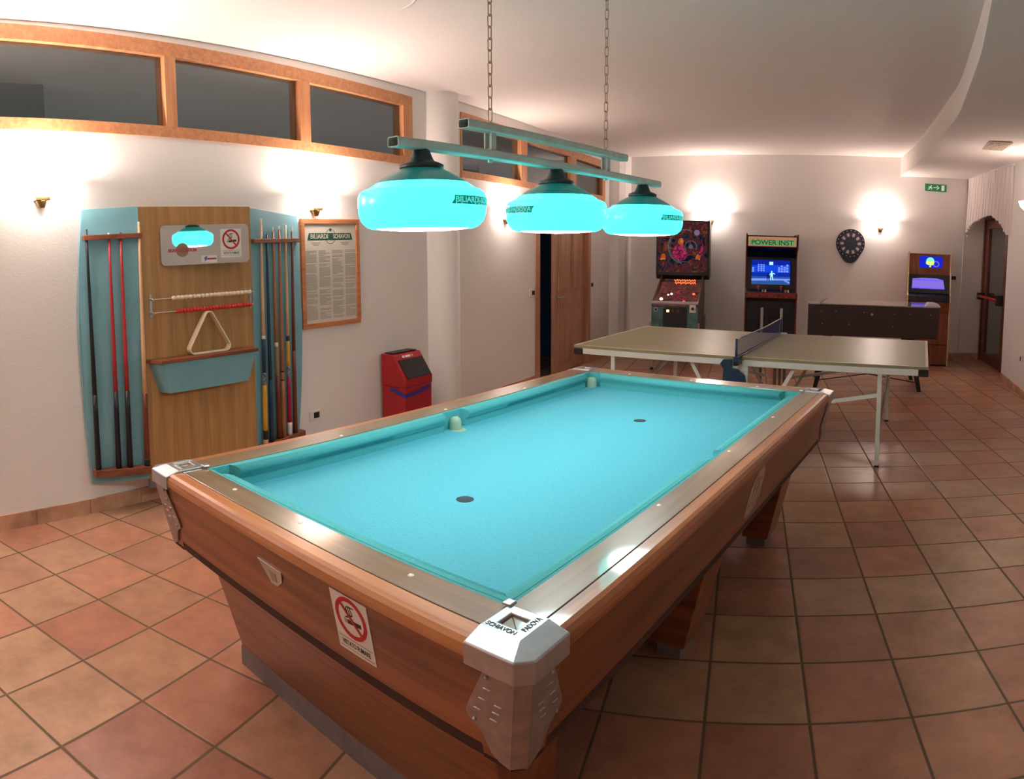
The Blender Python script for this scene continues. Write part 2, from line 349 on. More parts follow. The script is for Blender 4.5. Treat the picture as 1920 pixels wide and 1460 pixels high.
# ------------------------------------------------------------------ mesh helpers
class MB:
    def __init__(s):
        s.v, s.f, s.m, s.sm, s.mats = [], [], [], [], []
    def mi(s, mt):
        if mt not in s.mats: s.mats.append(mt)
        return s.mats.index(mt)
    def add(s, verts, faces, mt, smooth=False):
        o = len(s.v); k = s.mi(mt)
        s.v += [tuple(p) for p in verts]
        for f in faces:
            s.f.append(tuple(i + o for i in f)); s.m.append(k); s.sm.append(smooth)
    def box(s, x0, x1, y0, y1, z0, z1, mt):
        s.add([(x0, y0, z0), (x1, y0, z0), (x1, y1, z0), (x0, y1, z0), (x0, y0, z1), (x1, y0, z1), (x1, y1, z1), (x0, y1, z1)],
              [(0, 3, 2, 1), (4, 5, 6, 7), (0, 1, 5, 4), (1, 2, 6, 5), (2, 3, 7, 6), (3, 0, 4, 7)], mt)
    def prism(s, a, b, mt, smooth=False):
        n = len(a)
        s.add(list(a) + list(b), [tuple(range(n))[::-1], tuple(range(n, 2 * n))], mt)
        o = len(s.v) - 2 * n; k = s.mi(mt)
        for i in range(n):
            j = (i + 1) % n
            s.f.append((o + i, o + j, o + n + j, o + n + i)); s.m.append(k); s.sm.append(smooth)
    def slab(s, pts, y0, y1, mt, smooth=False):            # outline in x,z given a depth in y
        s.prism([(x, y0, z) for x, z in pts], [(x, y1, z) for x, z in pts], mt, smooth)
    def sideslab(s, pts, x0, x1, mt):                      # outline in y,z given a width in x
        s.prism([(x0, y, z) for y, z in pts], [(x1, y, z) for y, z in pts], mt)
    def plan(s, pts, z0, z1, mt, smooth=False):            # outline in x,y given a height
        s.prism([(x, y, z0) for x, y in pts], [(x, y, z1) for x, y in pts], mt, smooth)
    def tube(s, path, r, mt, n=10, cap=True, smooth=True):
        P = [Vector(p) for p in path]; R = r if isinstance(r, (list, tuple)) else [r] * len(P)
        rings = []; ref = None
        for i, p in enumerate(P):
            d = (P[min(i + 1, len(P) - 1)] - P[max(i - 1, 0)]).normalized()
            if ref is None:
                ref = Vector((0, 0, 1)) if abs(d.z) < 0.9 else Vector((1, 0, 0))
            u = d.cross(ref).normalized(); v = u.cross(d).normalized(); ref = v
            rings.append([p + (u * cos(2 * pi * k / n) + v * sin(2 * pi * k / n)) * R[i] for k in range(n)])
        vs = [q for rg in rings for q in rg]; fs = []
        for i in range(len(P) - 1):
            for k in range(n):
                k2 = (k + 1) % n
                fs.append((i * n + k, i * n + k2, (i + 1) * n + k2, (i + 1) * n + k))
        s.add(vs, fs, mt, smooth)
        if cap:
            s.add(rings[0], [tuple(range(n))], mt); s.add(rings[-1], [tuple(range(n))[::-1]], mt)
    def lathe(s, prof, mt, n=40, c=(0, 0, 0), a0=0.0, a1=2 * pi, closed=False, smooth=True):
        full = abs(a1 - a0 - 2 * pi) < 1e-6; k = n if full else n + 1
        vs = []
        for i in range(k):
            t = a0 + (a1 - a0) * i / n
            vs += [(c[0] + r * cos(t), c[1] + r * sin(t), c[2] + z) for r, z in prof]
        q = len(prof); fs = []
        for i in range(n):
            j = (i + 1) % k
            for e in range(q if closed else q - 1):
                e2 = (e + 1) % q
                fs.append((i * q + e, j * q + e, j * q + e2, i * q + e2))
        s.add(vs, fs, mt, smooth)
        if not full and closed:
            s.add(vs[:q], [tuple(range(q))], mt); s.add(vs[-q:], [tuple(range(q))[::-1]], mt)
    def disc(s, cx, cz, r, y0, y1, mt, n=32, sx=1.0):      # flat disc facing -y
        s.slab([(cx + sx * r * cos(2 * pi * k / n), cz + r * sin(2 * pi * k / n)) for k in range(n)], y0, y1, mt)
    def ring(s, cx, cz, r0, r1, y0, y1, mt, n=40, a0=0, a1=2 * pi):
        full = abs(a1 - a0 - 2 * pi) < 1e-6; k = n if full else n + 1
        vs = []
        for i in range(k):
            t = a0 + (a1 - a0) * i / n
            for r, y in ((r0, y0), (r1, y0), (r1, y1), (r0, y1)):
                vs.append((cx + r * cos(t), y, cz + r * sin(t)))
        fs = []
        for i in range(n):
            j = (i + 1) % k
            for e in range(4): fs.append((i * 4 + e, j * 4 + e, j * 4 + (e + 1) % 4, i * 4 + (e + 1) % 4))
        if not full: fs += [(0, 1, 2, 3), tuple((k - 1) * 4 + q for q in (3, 2, 1, 0))]
        s.add(vs, fs, mt)
    def sphere(s, c, r, mt, n=12):
        prof = [(r * sin(pi * k / n), -r * cos(pi * k / n)) for k in range(n + 1)]
        s.lathe(prof, mt, n * 2, c)
    def build(s, name, parent=None, bevel=0.0, seg=2, normals=True, loc=None, rot=None):
        me = bpy.data.meshes.new(name); me.from_pydata(s.v, [], s.f)
        for mt in s.mats: me.materials.append(M[mt] if isinstance(mt, str) else mt)
        me.polygons.foreach_set('material_index', s.m); me.polygons.foreach_set('use_smooth', s.sm)
        me.update()
        bm = bmesh.new(); bm.from_mesh(me)
        bmesh.ops.remove_doubles(bm, verts=bm.verts, dist=1e-6)
        if normals: bmesh.ops.recalc_face_normals(bm, faces=bm.faces)
        bm.to_mesh(me); bm.free()
        o = bpy.data.objects.new(name, me); C.objects.link(o)
        if parent: o.parent = parent
        if loc: o.location = loc
        if rot: o.rotation_euler = rot
        if bevel:
            b = o.modifiers.new('edge', 'BEVEL'); b.width = bevel; b.segments = seg; b.limit_method = 'ANGLE'; b.angle_limit = radians(40)
        return o

def tag(o, label=None, cat=None, group=None, kind=None):
    if label: o['label'] = label
    if cat: o['category'] = cat
    if group: o['group'] = group
    if kind: o['kind'] = kind
    return o
def thing(name, label, cat, loc=(0, 0, 0), rz=0.0, group=None):
    o = bpy.data.objects.new(name, None); C.objects.link(o); o.empty_display_size = 0.1
    o.location = loc; o.rotation_euler = (0, 0, rz)
    return tag(o, label, cat, group)
def struct(o): o['kind'] = 'structure'; return o

def text_mesh(txt, size, mt, ext=0.0006, align='CENTER', fit=None, wrap=None):
    cu = bpy.data.curves.new('lettering', 'FONT'); cu.body = txt; cu.size = size; cu.extrude = ext; cu.align_x = align; cu.align_y = 'CENTER'; cu.offset = size * 0.012
    ob = bpy.data.objects.new('lettering', cu); C.objects.link(ob)
    bpy.context.view_layer.update()
    me = bpy.data.meshes.new_from_object(ob.evaluated_get(bpy.context.evaluated_depsgraph_get()))
    bpy.data.objects.remove(ob); bpy.data.curves.remove(cu)
    if fit:                                                 # squeeze to a given width
        xs = [v.co.x for v in me.vertices]; k = fit / (max(xs) - min(xs))
        for v in me.vertices: v.co.x *= k
    if wrap:                                                # bend round a drum: radius, start angle, height
        R, a0, z0 = wrap; x0 = min(v.co.x for v in me.vertices)
        for v in me.vertices:
            t = a0 + (v.co.x - x0) / R; r = R + 0.0012 + v.co.z
            v.co = (r * cos(t), r * sin(t), z0 + v.co.y)
    me.materials.clear(); me.materials.append(M[mt])
    return me
def lettering(me, parent, loc=(0, 0, 0), rot=(pi / 2, 0, 0), name='lettering'):
    o = bpy.data.objects.new(name, me); C.objects.link(o); o.parent = parent; o.location = loc; o.rotation_euler = rot
    return o
def copy_thing(src, label=None, loc=None, rz=None):
    r = src.copy(); C.objects.link(r)
    if loc: r.location = loc
    if rz is not None: r.rotation_euler = (0, 0, rz)
    if label: r['label'] = label
    for ch in list(src.children):
        c = ch.copy(); C.objects.link(c); c.parent = r
        for g in list(ch.children):
            d = g.copy(); C.objects.link(d); d.parent = c
    return r

# ------------------------------------------------------------------ the room
A0 = Vector((-3.0512, 0.0)); A1 = Vector((-2.16902, 3.9)); BB = Vector((-1.43, 8.03)); YB = 8.03
dA = (A1 - A0).normalized(); dB = (BB - A1).normalized()
nA = Vector((dA.y, -dA.x)); nB = Vector((dB.y, -dB.x))
angA, angB = atan2(dA.y, dA.x), atan2(dB.y, dB.x)
C0 = Vector((3.659, 6.292)); dC = Vector((-0.138, -1.0)).normalized(); angC = atan2(dC.y, dC.x); nC = Vector((-1, 0.138)).normalized()
def onA(s, off=0.0, z=0.0): p = A0 + dA * s + nA * off; return (p.x, p.y, z)
def onB(s, off=0.0, z=0.0): p = A1 + dB * s + nB * off; return (p.x, p.y, z)
def onC(s, off=0.0, z=0.0): p = C0 + dC * s + nC * off; return (p.x, p.y, z)
def zc(x, y): return 2.90 + 0.03 * (x + 2.6) - 0.02 * (y - 1.7)

fm = MB(); fm.box(-6.2, 5.6, -5.2, 9.2, -0.06, 0.0, 'floor'); struct(fm.build('floor'))
cm = MB()
cs = [(-6.2, -5.2), (5.6, -5.2), (5.6, 9.2), (-6.2, 9.2)]
cm.prism([(x, y, zc(x, y)) for x, y in cs], [(x, y, zc(x, y) + 0.1) for x, y in cs], 'ceil'); struct(cm.build('ceiling'))
# dropped ceiling along the right wall, with its curved edge
cur = [(-5.0, 0.9), (-2.0, 0.95), (0.0, 1.25), (1.056, 1.545), (1.584, 1.69), (1.911, 1.775), (2.592, 1.93), (3.594, 2.145), (4.253, 2.235), (5.377, 2.375), (6.811, 2.53), (8.03, 2.60)]
def smooth_curve(pts, n=6):
    out = []
    for i in range(len(pts) - 1):
        p0 = pts[max(i - 1, 0)]; p1 = pts[i]; p2 = pts[i + 1]; p3 = pts[min(i + 2, len(pts) - 1)]
        for k in range(n):
            t = k / n
            out.append(tuple(0.5 * (2 * b + (c - a) * t + (2 * a - 5 * b + 4 * c - d) * t * t + (3 * b - a - 3 * c + d) * t ** 3) for a, b, c, d in zip(p0, p1, p2, p3)))
    return out + [pts[-1]]
sp = [(x, y) for y, x in smooth_curve(cur)] + [(5.4, 8.03), (5.4, -5.0)]
sm_ = MB(); sm_.prism([(x, y, zc(x, y) - 0.27) for x, y in sp], [(x, y, zc(x, y) + 0.02) for x, y in sp], 'ceil')
struct(sm_.build('ceiling_soffit'))

T = 0.14                                                     # wall thickness
def wallbox(m, f, s0, s1, z0, z1a, z1b=None, mt='wall', t=T):
    z1b = z1a if z1b is None else z1b
    p, q, p2, q2 = f(s0), f(s1), f(s0, -t), f(s1, -t)
    m.add([(p[0], p[1], z0), (q[0], q[1], z0), (q2[0], q2[1], z0), (p2[0], p2[1], z0),
           (p[0], p[1], z1a), (q[0], q[1], z1b), (q2[0], q2[1], z1b), (p2[0], p2[1], z1a)],
          [(0, 3, 2, 1), (4, 5, 6, 7), (0, 1, 5, 4), (1, 2, 6, 5), (2, 3, 7, 6), (3, 0, 4, 7)], mt)
def ztopA(s): p = onA(s); return zc(p[0], p[1]) + 0.03
def ztopB(s): p = onB(s); return zc(p[0], p[1]) + 0.03
# clerestory opening heights along wall A and wall B (outer edge of the pine frames)
def wAt(s): return 2.895 - 0.028 * s
def wAb(s): return 2.305 - 0.022 * s
def wBt(s): return 2.78 - 0.026 * s
def wBb(s): return 2.178 - 0.008 * s
m = MB()
S0, S1 = -1.3, 3.325
wallbox(m, onA, -4.8, S0, 0, ztopA(-4.8), ztopA(S0)); wallbox(m, onA, S0, S1, 0, wAb(S0), wAb(S1))
for k in (0,):
    p, q, p2, q2 = onA(S0), onA(S1), onA(S0, -T), onA(S1, -T)
    m.add([(p[0], p[1], wAt(S0)), (q[0], q[1], wAt(S1)), (q2[0], q2[1], wAt(S1)), (p2[0], p2[1], wAt(S0)), (p[0], p[1], ztopA(S0)), (q[0], q[1], ztopA(S1)), (q2[0], q2[1], ztopA(S1)), (p2[0], p2[1], ztopA(S0))],
          [(0, 3, 2, 1), (4, 5, 6, 7), (0, 1, 5, 4), (1, 2, 6, 5), (2, 3, 7, 6), (3, 0, 4, 7)], 'wall')
wallbox(m, onA, S1, 4.0, 0, ztopA(S1), ztopA(4.0))
struct(m.build('wall_left'))
m = MB()
LB = (BB - A1).length; DS0, DS1, DZ = 1.60, 3.05, 2.05      # door opening
W0, W1 = 0.03, 3.60
wallbox(m, onB, -0.02, W0, 0, ztopB(0), ztopB(W0)); wallbox(m, onB, W0, DS0, 0, wBb(W0), wBb(DS0)); wallbox(m, onB, DS0, DS1, DZ, wBb(DS0), wBb(DS1))
wallbox(m, onB, DS1, W1, 0, wBb(DS1), wBb(W1))
p, q, p2, q2 = onB(W0), onB(W1), onB(W0, -T), onB(W1, -T)
m.add([(p[0], p[1], wBt(W0)), (q[0], q[1], wBt(W1)), (q2[0], q2[1], wBt(W1)), (p2[0], p2[1], wBt(W0)), (p[0], p[1], ztopB(W0)), (q[0], q[1], ztopB(W1)), (q2[0], q2[1], ztopB(W1)), (p2[0], p2[1], ztopB(W0))],
      [(0, 3, 2, 1), (4, 5, 6, 7), (0, 1, 5, 4), (1, 2, 6, 5), (2, 3, 7, 6), (3, 0, 4, 7)], 'wall')
wallbox(m, onB, W1, LB + 0.1, 0, ztopB(W1), ztopB(LB))
struct(m.build('wall_left_rear'))
m = MB(); m.box(-3.6, 5.4, YB, YB + T, 0, 3.3, 'wall'); struct(m.build('wall_back'))
m = MB(); m.box(-5.6, 5.4, -4.75 - T, -4.75, 0, 3.3, 'wall'); struct(m.build('wall_front'))
m = MB()
wallbox(m, onC, 0, 11.2, 0, 3.2)
struct(m.build('wall_right'))
m = MB()
# return beside the exit door, and wall above and behind the door
D0 = Vector((3.93, 8.03)); D1 = Vector((3.845, 6.76))
m.plan([(C0.x, C0.y), (C0.x + 0.14, C0.y - 0.02), (3.98, 6.70), (D1.x, D1.y)], 0, 3.1, 'wall')
m.prism([(D0.x, D0.y, 2.16), (D1.x, D1.y, 2.16), (D1.x + T, D1.y, 2.16), (D0.x + T, D0.y, 2.16)], [(D0.x, D0.y, 3.1), (D1.x, D1.y, 3.1), (D1.x + T, D1.y, 3.1), (D0.x + T, D0.y, 3.1)], 'wall')
m.box(5.0, 5.1, 5.5, 8.03, 0, 3.1, 'corr')
m.box(3.98, 5.1, 5.5, 5.6, 0, 3.1, 'corr')
struct(m.build('wall_exit'))

# round column between the two stretches of the left wall, and the pilaster in the far corner
m = MB(); m.lathe([(0.185, 0.0), (0.185, 3.0)], 'wall', 48, (-2.245, 3.615, 0)); m.lathe([(0.0, 3.0), (0.185, 3.0)], 'wall', 48, (-2.245, 3.615, 0))
struct(m.build('trim_1'))
m = MB()
q = [onB(3.80), onB(LB + 0.05), onB(LB + 0.05, 0.17), onB(3.98, 0.17), onB(3.86, 0.12), onB(3.81, 0.05)]
m.plan([(a[0], a[1]) for a in q], 0, 2.9, 'wall')
struct(m.build('trim_2'))
m = MB(); zr = zc(-1.66, 1.25)
m.lathe([(0.335, -0.003), (0.345, -0.005), (0.355, -0.003), (0.345, 0.004)], 'ceil', 64, (-1.66, 1.27, zr), closed=True)
struct(m.build('trim_3'))

# baseboards of the same terracotta
def baseboard(name, f, s0, s1, h=0.09):
    m = MB(); n = max(1, int((s1 - s0) / 0.35)); L_ = (s1 - s0) / n
    for i in range(n):
        a, b = s0 + i * L_ + 0.0015, s0 + (i + 1) * L_ - 0.0015
        p, q, p2, q2 = f(a), f(b), f(a, 0.012), f(b, 0.012)
        m.add([(p[0], p[1], 0), (q[0], q[1], 0), (q2[0], q2[1], 0), (p2[0], p2[1], 0), (p[0], p[1], h), (q[0], q[1], h), (q2[0], q2[1], h), (p2[0], p2[1], h)],
              [(0, 3, 2, 1), (4, 5, 6, 7), (0, 1, 5, 4), (1, 2, 6, 5), (2, 3, 7, 6), (3, 0, 4, 7)], 'base')
    struct(m.build(name))
baseboard('baseboard_left', onA, -4.6, 3.45)
baseboard('baseboard_left_rear', onB, 0.0, 1.52)
baseboard('baseboard_left_corner', onB, 3.12, 3.80)
baseboard('baseboard_back', lambda s, off=0: (s, YB - off, 0), -1.3, 3.9)
baseboard('baseboard_right', onC, 0.01, 10.8)

# corridor behind the clerestory windows
m = MB()
wallbox(m, lambda s, off=0: onA(s, off - 2.6), -4.8, 8.6, 0, 3.3, mt='corr')
wallbox(m, lambda s, off=0: onA(s, off - 1.2), -4.8, 0.62, 0, 2.92, mt='corr')
struct(m.build('wall_corridor'))
m = MB()                                                     # closed box added behind the wooden door to keep corridor light out
wallbox(m, lambda s, off=0: onB(s, off - 1.3), 0.9, 3.5, 0, 2.12, mt='door_box', t=0.05); 
for s_ in (0.95, 3.4): p4 = [onB(s_, -T), onB(s_ + 0.05, -T), onB(s_ + 0.05, -1.3), onB(s_, -1.3)]; m.plan([(a[0], a[1]) for a in p4], 0, 2.12, 'door_box')
p4 = [onB(0.95, -T), onB(3.45, -T), onB(3.45, -1.35), onB(0.95, -1.35)]; m.plan([(a[0], a[1]) for a in p4], 2.10, 2.14, 'door_box')
struct(m.build('wall_door_box'))
for s_, o_, z_, k_ in ((1.4, -1.9, 0.6, 1.0), (4.0, -1.7, 0.6, 1.0), (7.0, -1.7, 0.6, 1.0), (-0.6, -0.6, 1.0, 0.5)):  # unseen fill lamps added to turn the clerestory panes grey
    pl = bpy.data.lights.new('corridor_fill', 'POINT'); pl.energy = CORRIDOR_FILL_W * k_; pl.color = (0.9, 1.0, 0.98); pl.shadow_soft_size = 0.15
    plo = bpy.data.objects.new('corridor_fill', pl); C.objects.link(plo); plo.location = onA(s_, o_, z_)

# clerestory windows: pine frames and panes
def clerestory(name, f, s0, s1, zt, zb, mull, top, bot, side0, side1, depth=0.12):
    fr = MB()
    def bar(a, b, zt0, zb0, zt1, zb1, mt):
        p, q, p2, q2 = f(a, 0.015), f(b, 0.015), f(a, 0.015 - depth), f(b, 0.015 - depth)
        fr.add([(p[0], p[1], zb0), (q[0], q[1], zb1), (q2[0], q2[1], zb1), (p2[0], p2[1], zb0), (p[0], p[1], zt0), (q[0], q[1], zt1), (q2[0], q2[1], zt1), (p2[0], p2[1], zt0)],
               [(0, 3, 2, 1), (4, 5, 6, 7), (0, 1, 5, 4), (1, 2, 6, 5), (2, 3, 7, 6), (3, 0, 4, 7)], mt)
    bar(s0, s1, zt(s0), zt(s0) - top, zt(s1), zt(s1) - top, 'pine')
    bar(s0, s1, zb(s0) + bot, zb(s0), zb(s1) + bot, zb(s1), 'pine')
    edges = [(s0, s0 + side0)] + mull + [(s1 - side1, s1)]
    for a, b in edges: bar(a, b, zt(a) - top, zb(a) + bot, zt(b) - top, zb(b) + bot, 'pine_z')
    root = struct(fr.build(name, bevel=0.004))
    for i in range(len(edges) - 1):
        a, b = edges[i][1], edges[i + 1][0]; g = MB()
        p, q = f(a, -0.03), f(b, -0.03); p2, q2 = f(a, -0.036), f(b, -0.036)
        zs = (zb(a) + bot, zb(b) + bot, zt(a) - top, zt(b) - top)
        g.add([(p[0], p[1], zs[0]), (q[0], q[1], zs[1]), (q2[0], q2[1], zs[1]), (p2[0], p2[1], zs[0]), (p[0], p[1], zs[2]), (q[0], q[1], zs[3]), (q2[0], q2[1], zs[3]), (p2[0], p2[1], zs[2])],
              [(0, 3, 2, 1), (4, 5, 6, 7), (0, 1, 5, 4), (1, 2, 6, 5), (2, 3, 7, 6), (3, 0, 4, 7)], 'pane')
        g.build('pane', root)
clerestory('window_1', onA, S0, S1, wAt, wAb, [(0.955, 1.035), (2.07, 2.168)], 0.085, 0.068, 0.08, 0.115)
clerestory('window_2', onB, W0, W1, wBt, wBb, [(1.19, 1.33), (2.46, 2.63)], 0.088, 0.065, 0.02, 0.10)
m = MB(); m.box(-0.045, 0.045, -0.045, 0.045, 0, 0.03, 'white'); m.lathe([(0.0, -0.012), (0.03, -0.012), (0.035, 0.0)], 'white', 20)
o = m.build('ceiling_light', loc=onA(1.75, -1.5, 2.86)); tag(o, 'small pale square ceiling fitting seen through the middle pane of the left clerestory window', 'light')

# interior door standing a little ajar in the rear left wall
m = MB()
fx = lambda s, off, z: onB(s, off, z)
def bbar(m, s0, s1, o0, o1, z0, z1, mt):
    p = [onB(s0, o0), onB(s1, o0), onB(s1, o1), onB(s0, o1)]
    m.plan([(a[0], a[1]) for a in p], z0, z1, mt)
bbar(m, DS0 - 0.07, DS0 + 0.03, -T - 0.01, 0.018, 0, DZ, 'door'); bbar(m, DS1 - 0.02, DS1 + 0.05, -T - 0.01, 0.018, 0, DZ, 'door'); bbar(m, DS0 - 0.07, DS1 + 0.05, -T - 0.01, 0.018, DZ, DZ + 0.08, 'door')
d1 = struct(m.build('door_1', bevel=0.003))
LW, PH = 1.06, 0.075                                          # leaf width, swing
hinge = onB(DS1 - 0.02, -0.05)
m = MB()
m.box(-LW, 0, 0, 0.042, 0.01, DZ - 0.01, 'door')
for z0, z1 in ((0.12, 0.72), (0.80, 0.92), (1.0, 1.92)):
    for x0, x1 in (((-LW + 0.12, -0.12),) if z0 != 1.0 else ((-LW + 0.12, -LW / 2 - 0.04), (-LW / 2 + 0.04, -0.12))):
        m.slab([(x0, z0), (x1, z0), (x1, z1), (x0, z1)], -0.012, 0.0, 'door')
        m.slab([(x0 + 0.03, z0 + 0.03), (x1 - 0.03, z0 + 0.03), (x1 - 0.03, z1 - 0.03), (x0 + 0.03, z1 - 0.03)], -0.018, -0.012, 'door')
leaf = m.build('door_leaf', d1, bevel=0.004, loc=hinge, rot=(0, 0, angB + PH))
m = MB(); m.tube([(-LW + 0.06, -0.02, 0.935), (-LW + 0.06, -0.055, 0.935), (-LW + 0.20, -0.055, 0.935)], 0.009, 'metal'); m.box(-LW + 0.045, -LW + 0.075, -0.02, -0.012, 0.90, 0.97, 'metal'); m.tube([(-LW + 0.06, 0.045, 0.935), (-LW + 0.06, 0.07, 0.935), (-LW + 0.18, 0.07, 0.935)], 0.009, 'metal')
tag(m.build('door_handle', leaf), 'bright metal lever handle')

# glazed exit door at the right, with its push bar
m = MB(); ex = (D0 - D1)
dX = (D1 - D0).normalized(); angX = atan2(dX.y, dX.x); LX = (D1 - D0).length
r2 = thing('door_2', None, None, (D0.x, D0.y, 0), angX); struct(r2)
x0, x1 = 0.02, LX
m.box(x0, x0 + 0.06, -0.02, 0.10, 0, 2.16, 'exitwood'); m.box(x1 - 0.06, x1, -0.02, 0.10, 0, 2.16, 'exitwood'); m.box(x0, x1, -0.02, 0.10, 2.10, 2.16, 'exitwood')
m.build('door_frame', r2, bevel=0.003)
m = MB()
m.box(x0 + 0.07, x0 + 0.24, 0.0, 0.05, 0.01, 2.09, 'exitwood'); m.box(x1 - 0.17, x1 - 0.07, 0.0, 0.05, 0.01, 2.09, 'exitwood'); m.box(x0 + 0.24, x1 - 0.17, 0.0, 0.05, 0.01, 0.14, 'exitwood'); m.box(x0 + 0.24, x1 - 0.17, 0.0, 0.05, 1.97, 2.09, 'exitwood')
lf = m.build('door_leaf', r2, bevel=0.003)
m = MB(); m.box(x0 + 0.24, x1 - 0.17, 0.022, 0.03, 0.14, 1.97, 'doorglass'); m.build('pane', lf)
m = MB(); m.tube([(x0 + 0.12, -0.08, 0.97), (x1 - 0.1, -0.08, 0.97)], 0.022, 'red'); m.box(x0 + 0.08, x0 + 0.17, -0.10, 0.0, 0.92, 1.02, 'black'); m.box(x1 - 0.15, x1 - 0.08, -0.10, 0.0, 0.90, 1.04, 'black')
tag(m.build('push_bar', lf), 'red push bar across the glass')

# ------------------------------------------------------------------ wall sconces
def sconce(label, loc, rz, watts=SCONCE_W, glass='sconce'):
    r = thing('wall_sconce', label, 'wall lamp', loc, rz, 'wall sconces')
    m = MB()                                                # quarter bowl of white glass, open at the top
    prof = [(0.045, 0.03), (0.10, 0.045), (0.145, 0.085), (0.165, 0.14), (0.158, 0.14), (0.138, 0.09), (0.095, 0.052), (0.045, 0.038)]
    m.lathe(prof, glass, 28, (0, 0, 0), pi, 2 * pi, closed=True)
    m.build('glass_shade', r)
    m = MB(); m.box(-0.045, 0.045, -0.055, 0.0, 0.012, 0.034, 'brass'); m.lathe([(0.0, -0.03), (0.02, -0.03), (0.036, 0.012), (0.0, 0.012)], 'brass', 18, (0, -0.02, 0), pi, 2 * pi)
    m.build('bracket', r, bevel=0.003)
    ld = bpy.data.lights.new('sconce_bulb', 'POINT'); ld.energy = watts; ld.color = SCONCE_COL; ld.shadow_soft_size = 0.035
    lo = bpy.data.objects.new('sconce_bulb', ld); C.objects.link(lo); lo.parent = r; lo.location = (0, -0.085, 0.125)
    return r
sconce('wall sconce left of the cue rack, glaring white below the clerestory window', onA(0.086, 0, 1.885), angA, 44)
sconce('wall sconce above the framed poster right of the cue rack', onA(2.187, 0, 1.82), angA, 34)
sconce('wall sconce left of the wooden door, half hidden behind the middle billiard shade', onB(0.86, 0, 1.80), angB)
sconce('wall sconce above the pinball machine on the back wall', (-0.10, YB, 1.90), 0)
sconce('wall sconce above the dartboard on the back wall', (2.331, YB, 1.87), 0)
sconce('wall sconce at the right edge beside the lace valance', onC(1.17, 0, 2.05), angC, 8, 'sconce_dim')
sconce('added unseen wall sconce on the left wall beyond the left picture edge', onA(-1.25, 0, 1.9), angA, 150)  # out of view, added to brighten the left floor and wall

# ------------------------------------------------------------------ pool table
TA = 0.31404876863
PT = thing('pool_table', 'large pool table with turquoise cloth, brown wooden rails and metal corner caps', 'pool table', (-1.49900739, -0.51477895, 0), -TA)
W, L, H = 1.644, 2.882, 0.78
SIDES = {'near': (lambda t, d: (t, d), W, ''), 'far': (lambda t, d: (t, L - d), W, ''), 'left': (lambda t, d: (d, t), L, '_y'), 'right': (lambda t, d: (W - d, t), L, '_y')}
def sweep(mb, f, t0, t1, prof, mts, miter=True, k0=1.0, k1=1.0):
    """profile of (inset, height) swept along a side; ends mitred"""
    n = len(prof); a = []; b = []
    for d, z in prof:
        u0 = t0 + (d * k0 if miter else 0); u1 = t1 - (d * k1 if miter else 0)
        a.append((*f(u0, d), z)); b.append((*f(u1, d), z))
    o = len(mb.v); mb.v += a + b
    for i in range(n):
        j = (i + 1) % n
        mb.f.append((o + i, o + j, o + n + j, o + n + i)); mb.m.append(mb.mi(mts[i] if isinstance(mts, list) else mts)); mb.sm.append(False)
    k = mb.mi(mts[0] if isinstance(mts, list) else mts)
    for f_ in (tuple(range(o, o + n))[::-1], tuple(range(o + n, o + 2 * n))):
        mb.f.append(f_); mb.m.append(k); mb.sm.append(False)
def inset(z): return 0.012 + (0.735 - z) * 0.20
for sname, (f, ln, sfx) in SIDES.items():
    ap = [(0.0585, 0.783), (0.022, 0.783), (0.010, 0.779), (0.002, 0.768), (0.0, 0.755), (0.003, 0.741), (0.012, 0.735), (inset(0.53), 0.53), (inset(0.53) + 0.004, 0.526), (inset(0.53) + 0.004, 0.502), (0.075, 0.498), (0.11, 0.498), (0.11, 0.70), (0.0585, 0.72)]
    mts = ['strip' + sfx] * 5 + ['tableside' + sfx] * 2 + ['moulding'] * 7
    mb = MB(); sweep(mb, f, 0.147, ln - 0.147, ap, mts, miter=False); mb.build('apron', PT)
    mb = MB(); sweep(mb, f, 0, ln, [(0.060, 0.785), (0.1555, 0.785), (0.1555, 0.72), (0.060, 0.72)], 'lam' + sfx); mb.build('top_rail', PT, bevel=0.002)
    # cloth covered backing and the cushions
    mb = MB(); sweep(mb, f, 0, ln, [(0.156, 0.782), (0.168, 0.782), (0.168, 0.69), (0.156, 0.69)], 'cushion'); mb.build('rail_backing', PT)
    cp = [(0.168, 0.783), (0.186, 0.782), (0.206, 0.776), (0.213, 0.766), (0.209, 0.754), (0.192, 0.735), (0.190, 0.70), (0.168, 0.70)]
    segs = [(0.245, ln / 2 - 0.062), (ln / 2 + 0.062, ln - 0.245)] if sfx else [(0.245, ln - 0.245)]
    plain = {'near': (0, 1), 'right': (1, 0)}.get(sname, (0, 0))   # the nearest corner has no liner, its cushions meet
    if plain[0]: segs[0] = (0.168, segs[0][1])
    if plain[1]: segs[-1] = (segs[-1][0], ln - 0.168)
    for t0, t1 in segs:
        mb = MB(); o = len(mb.v); n = len(cp); st = []
        for tt, kk in ((t0, 1), (t1, -1)):
            ms = 1.0 if tt in (0.168, ln - 0.168) else 0.5; st += [(*f(tt + kk * (d - 0.168) * ms, d), z) for d, z in cp]
        mb.v += st
        for i in range(n):
            j = (i + 1) % n; mb.f.append((i, j, n + j, n + i)); mb.m.append(mb.mi('cushion')); mb.sm.append(i in (1, 2, 3, 4))
        for ff in (tuple(range(n))[::-1], tuple(range(n, 2 * n))): mb.f.append(ff); mb.m.append(0); mb.sm.append(False)
        mb.build('cushion', PT)
mb = MB(); mb.box(0.15, W - 0.15, 0.15, L - 0.15, 0.66, 0.70, 'cloth'); mb.build('cloth_bed', PT)
mb = MB(); mb.box(0.11, W - 0.11, 0.11, L - 0.11, 0.52, 0.66, 'moulding'); mb.build('slate_frame', PT)
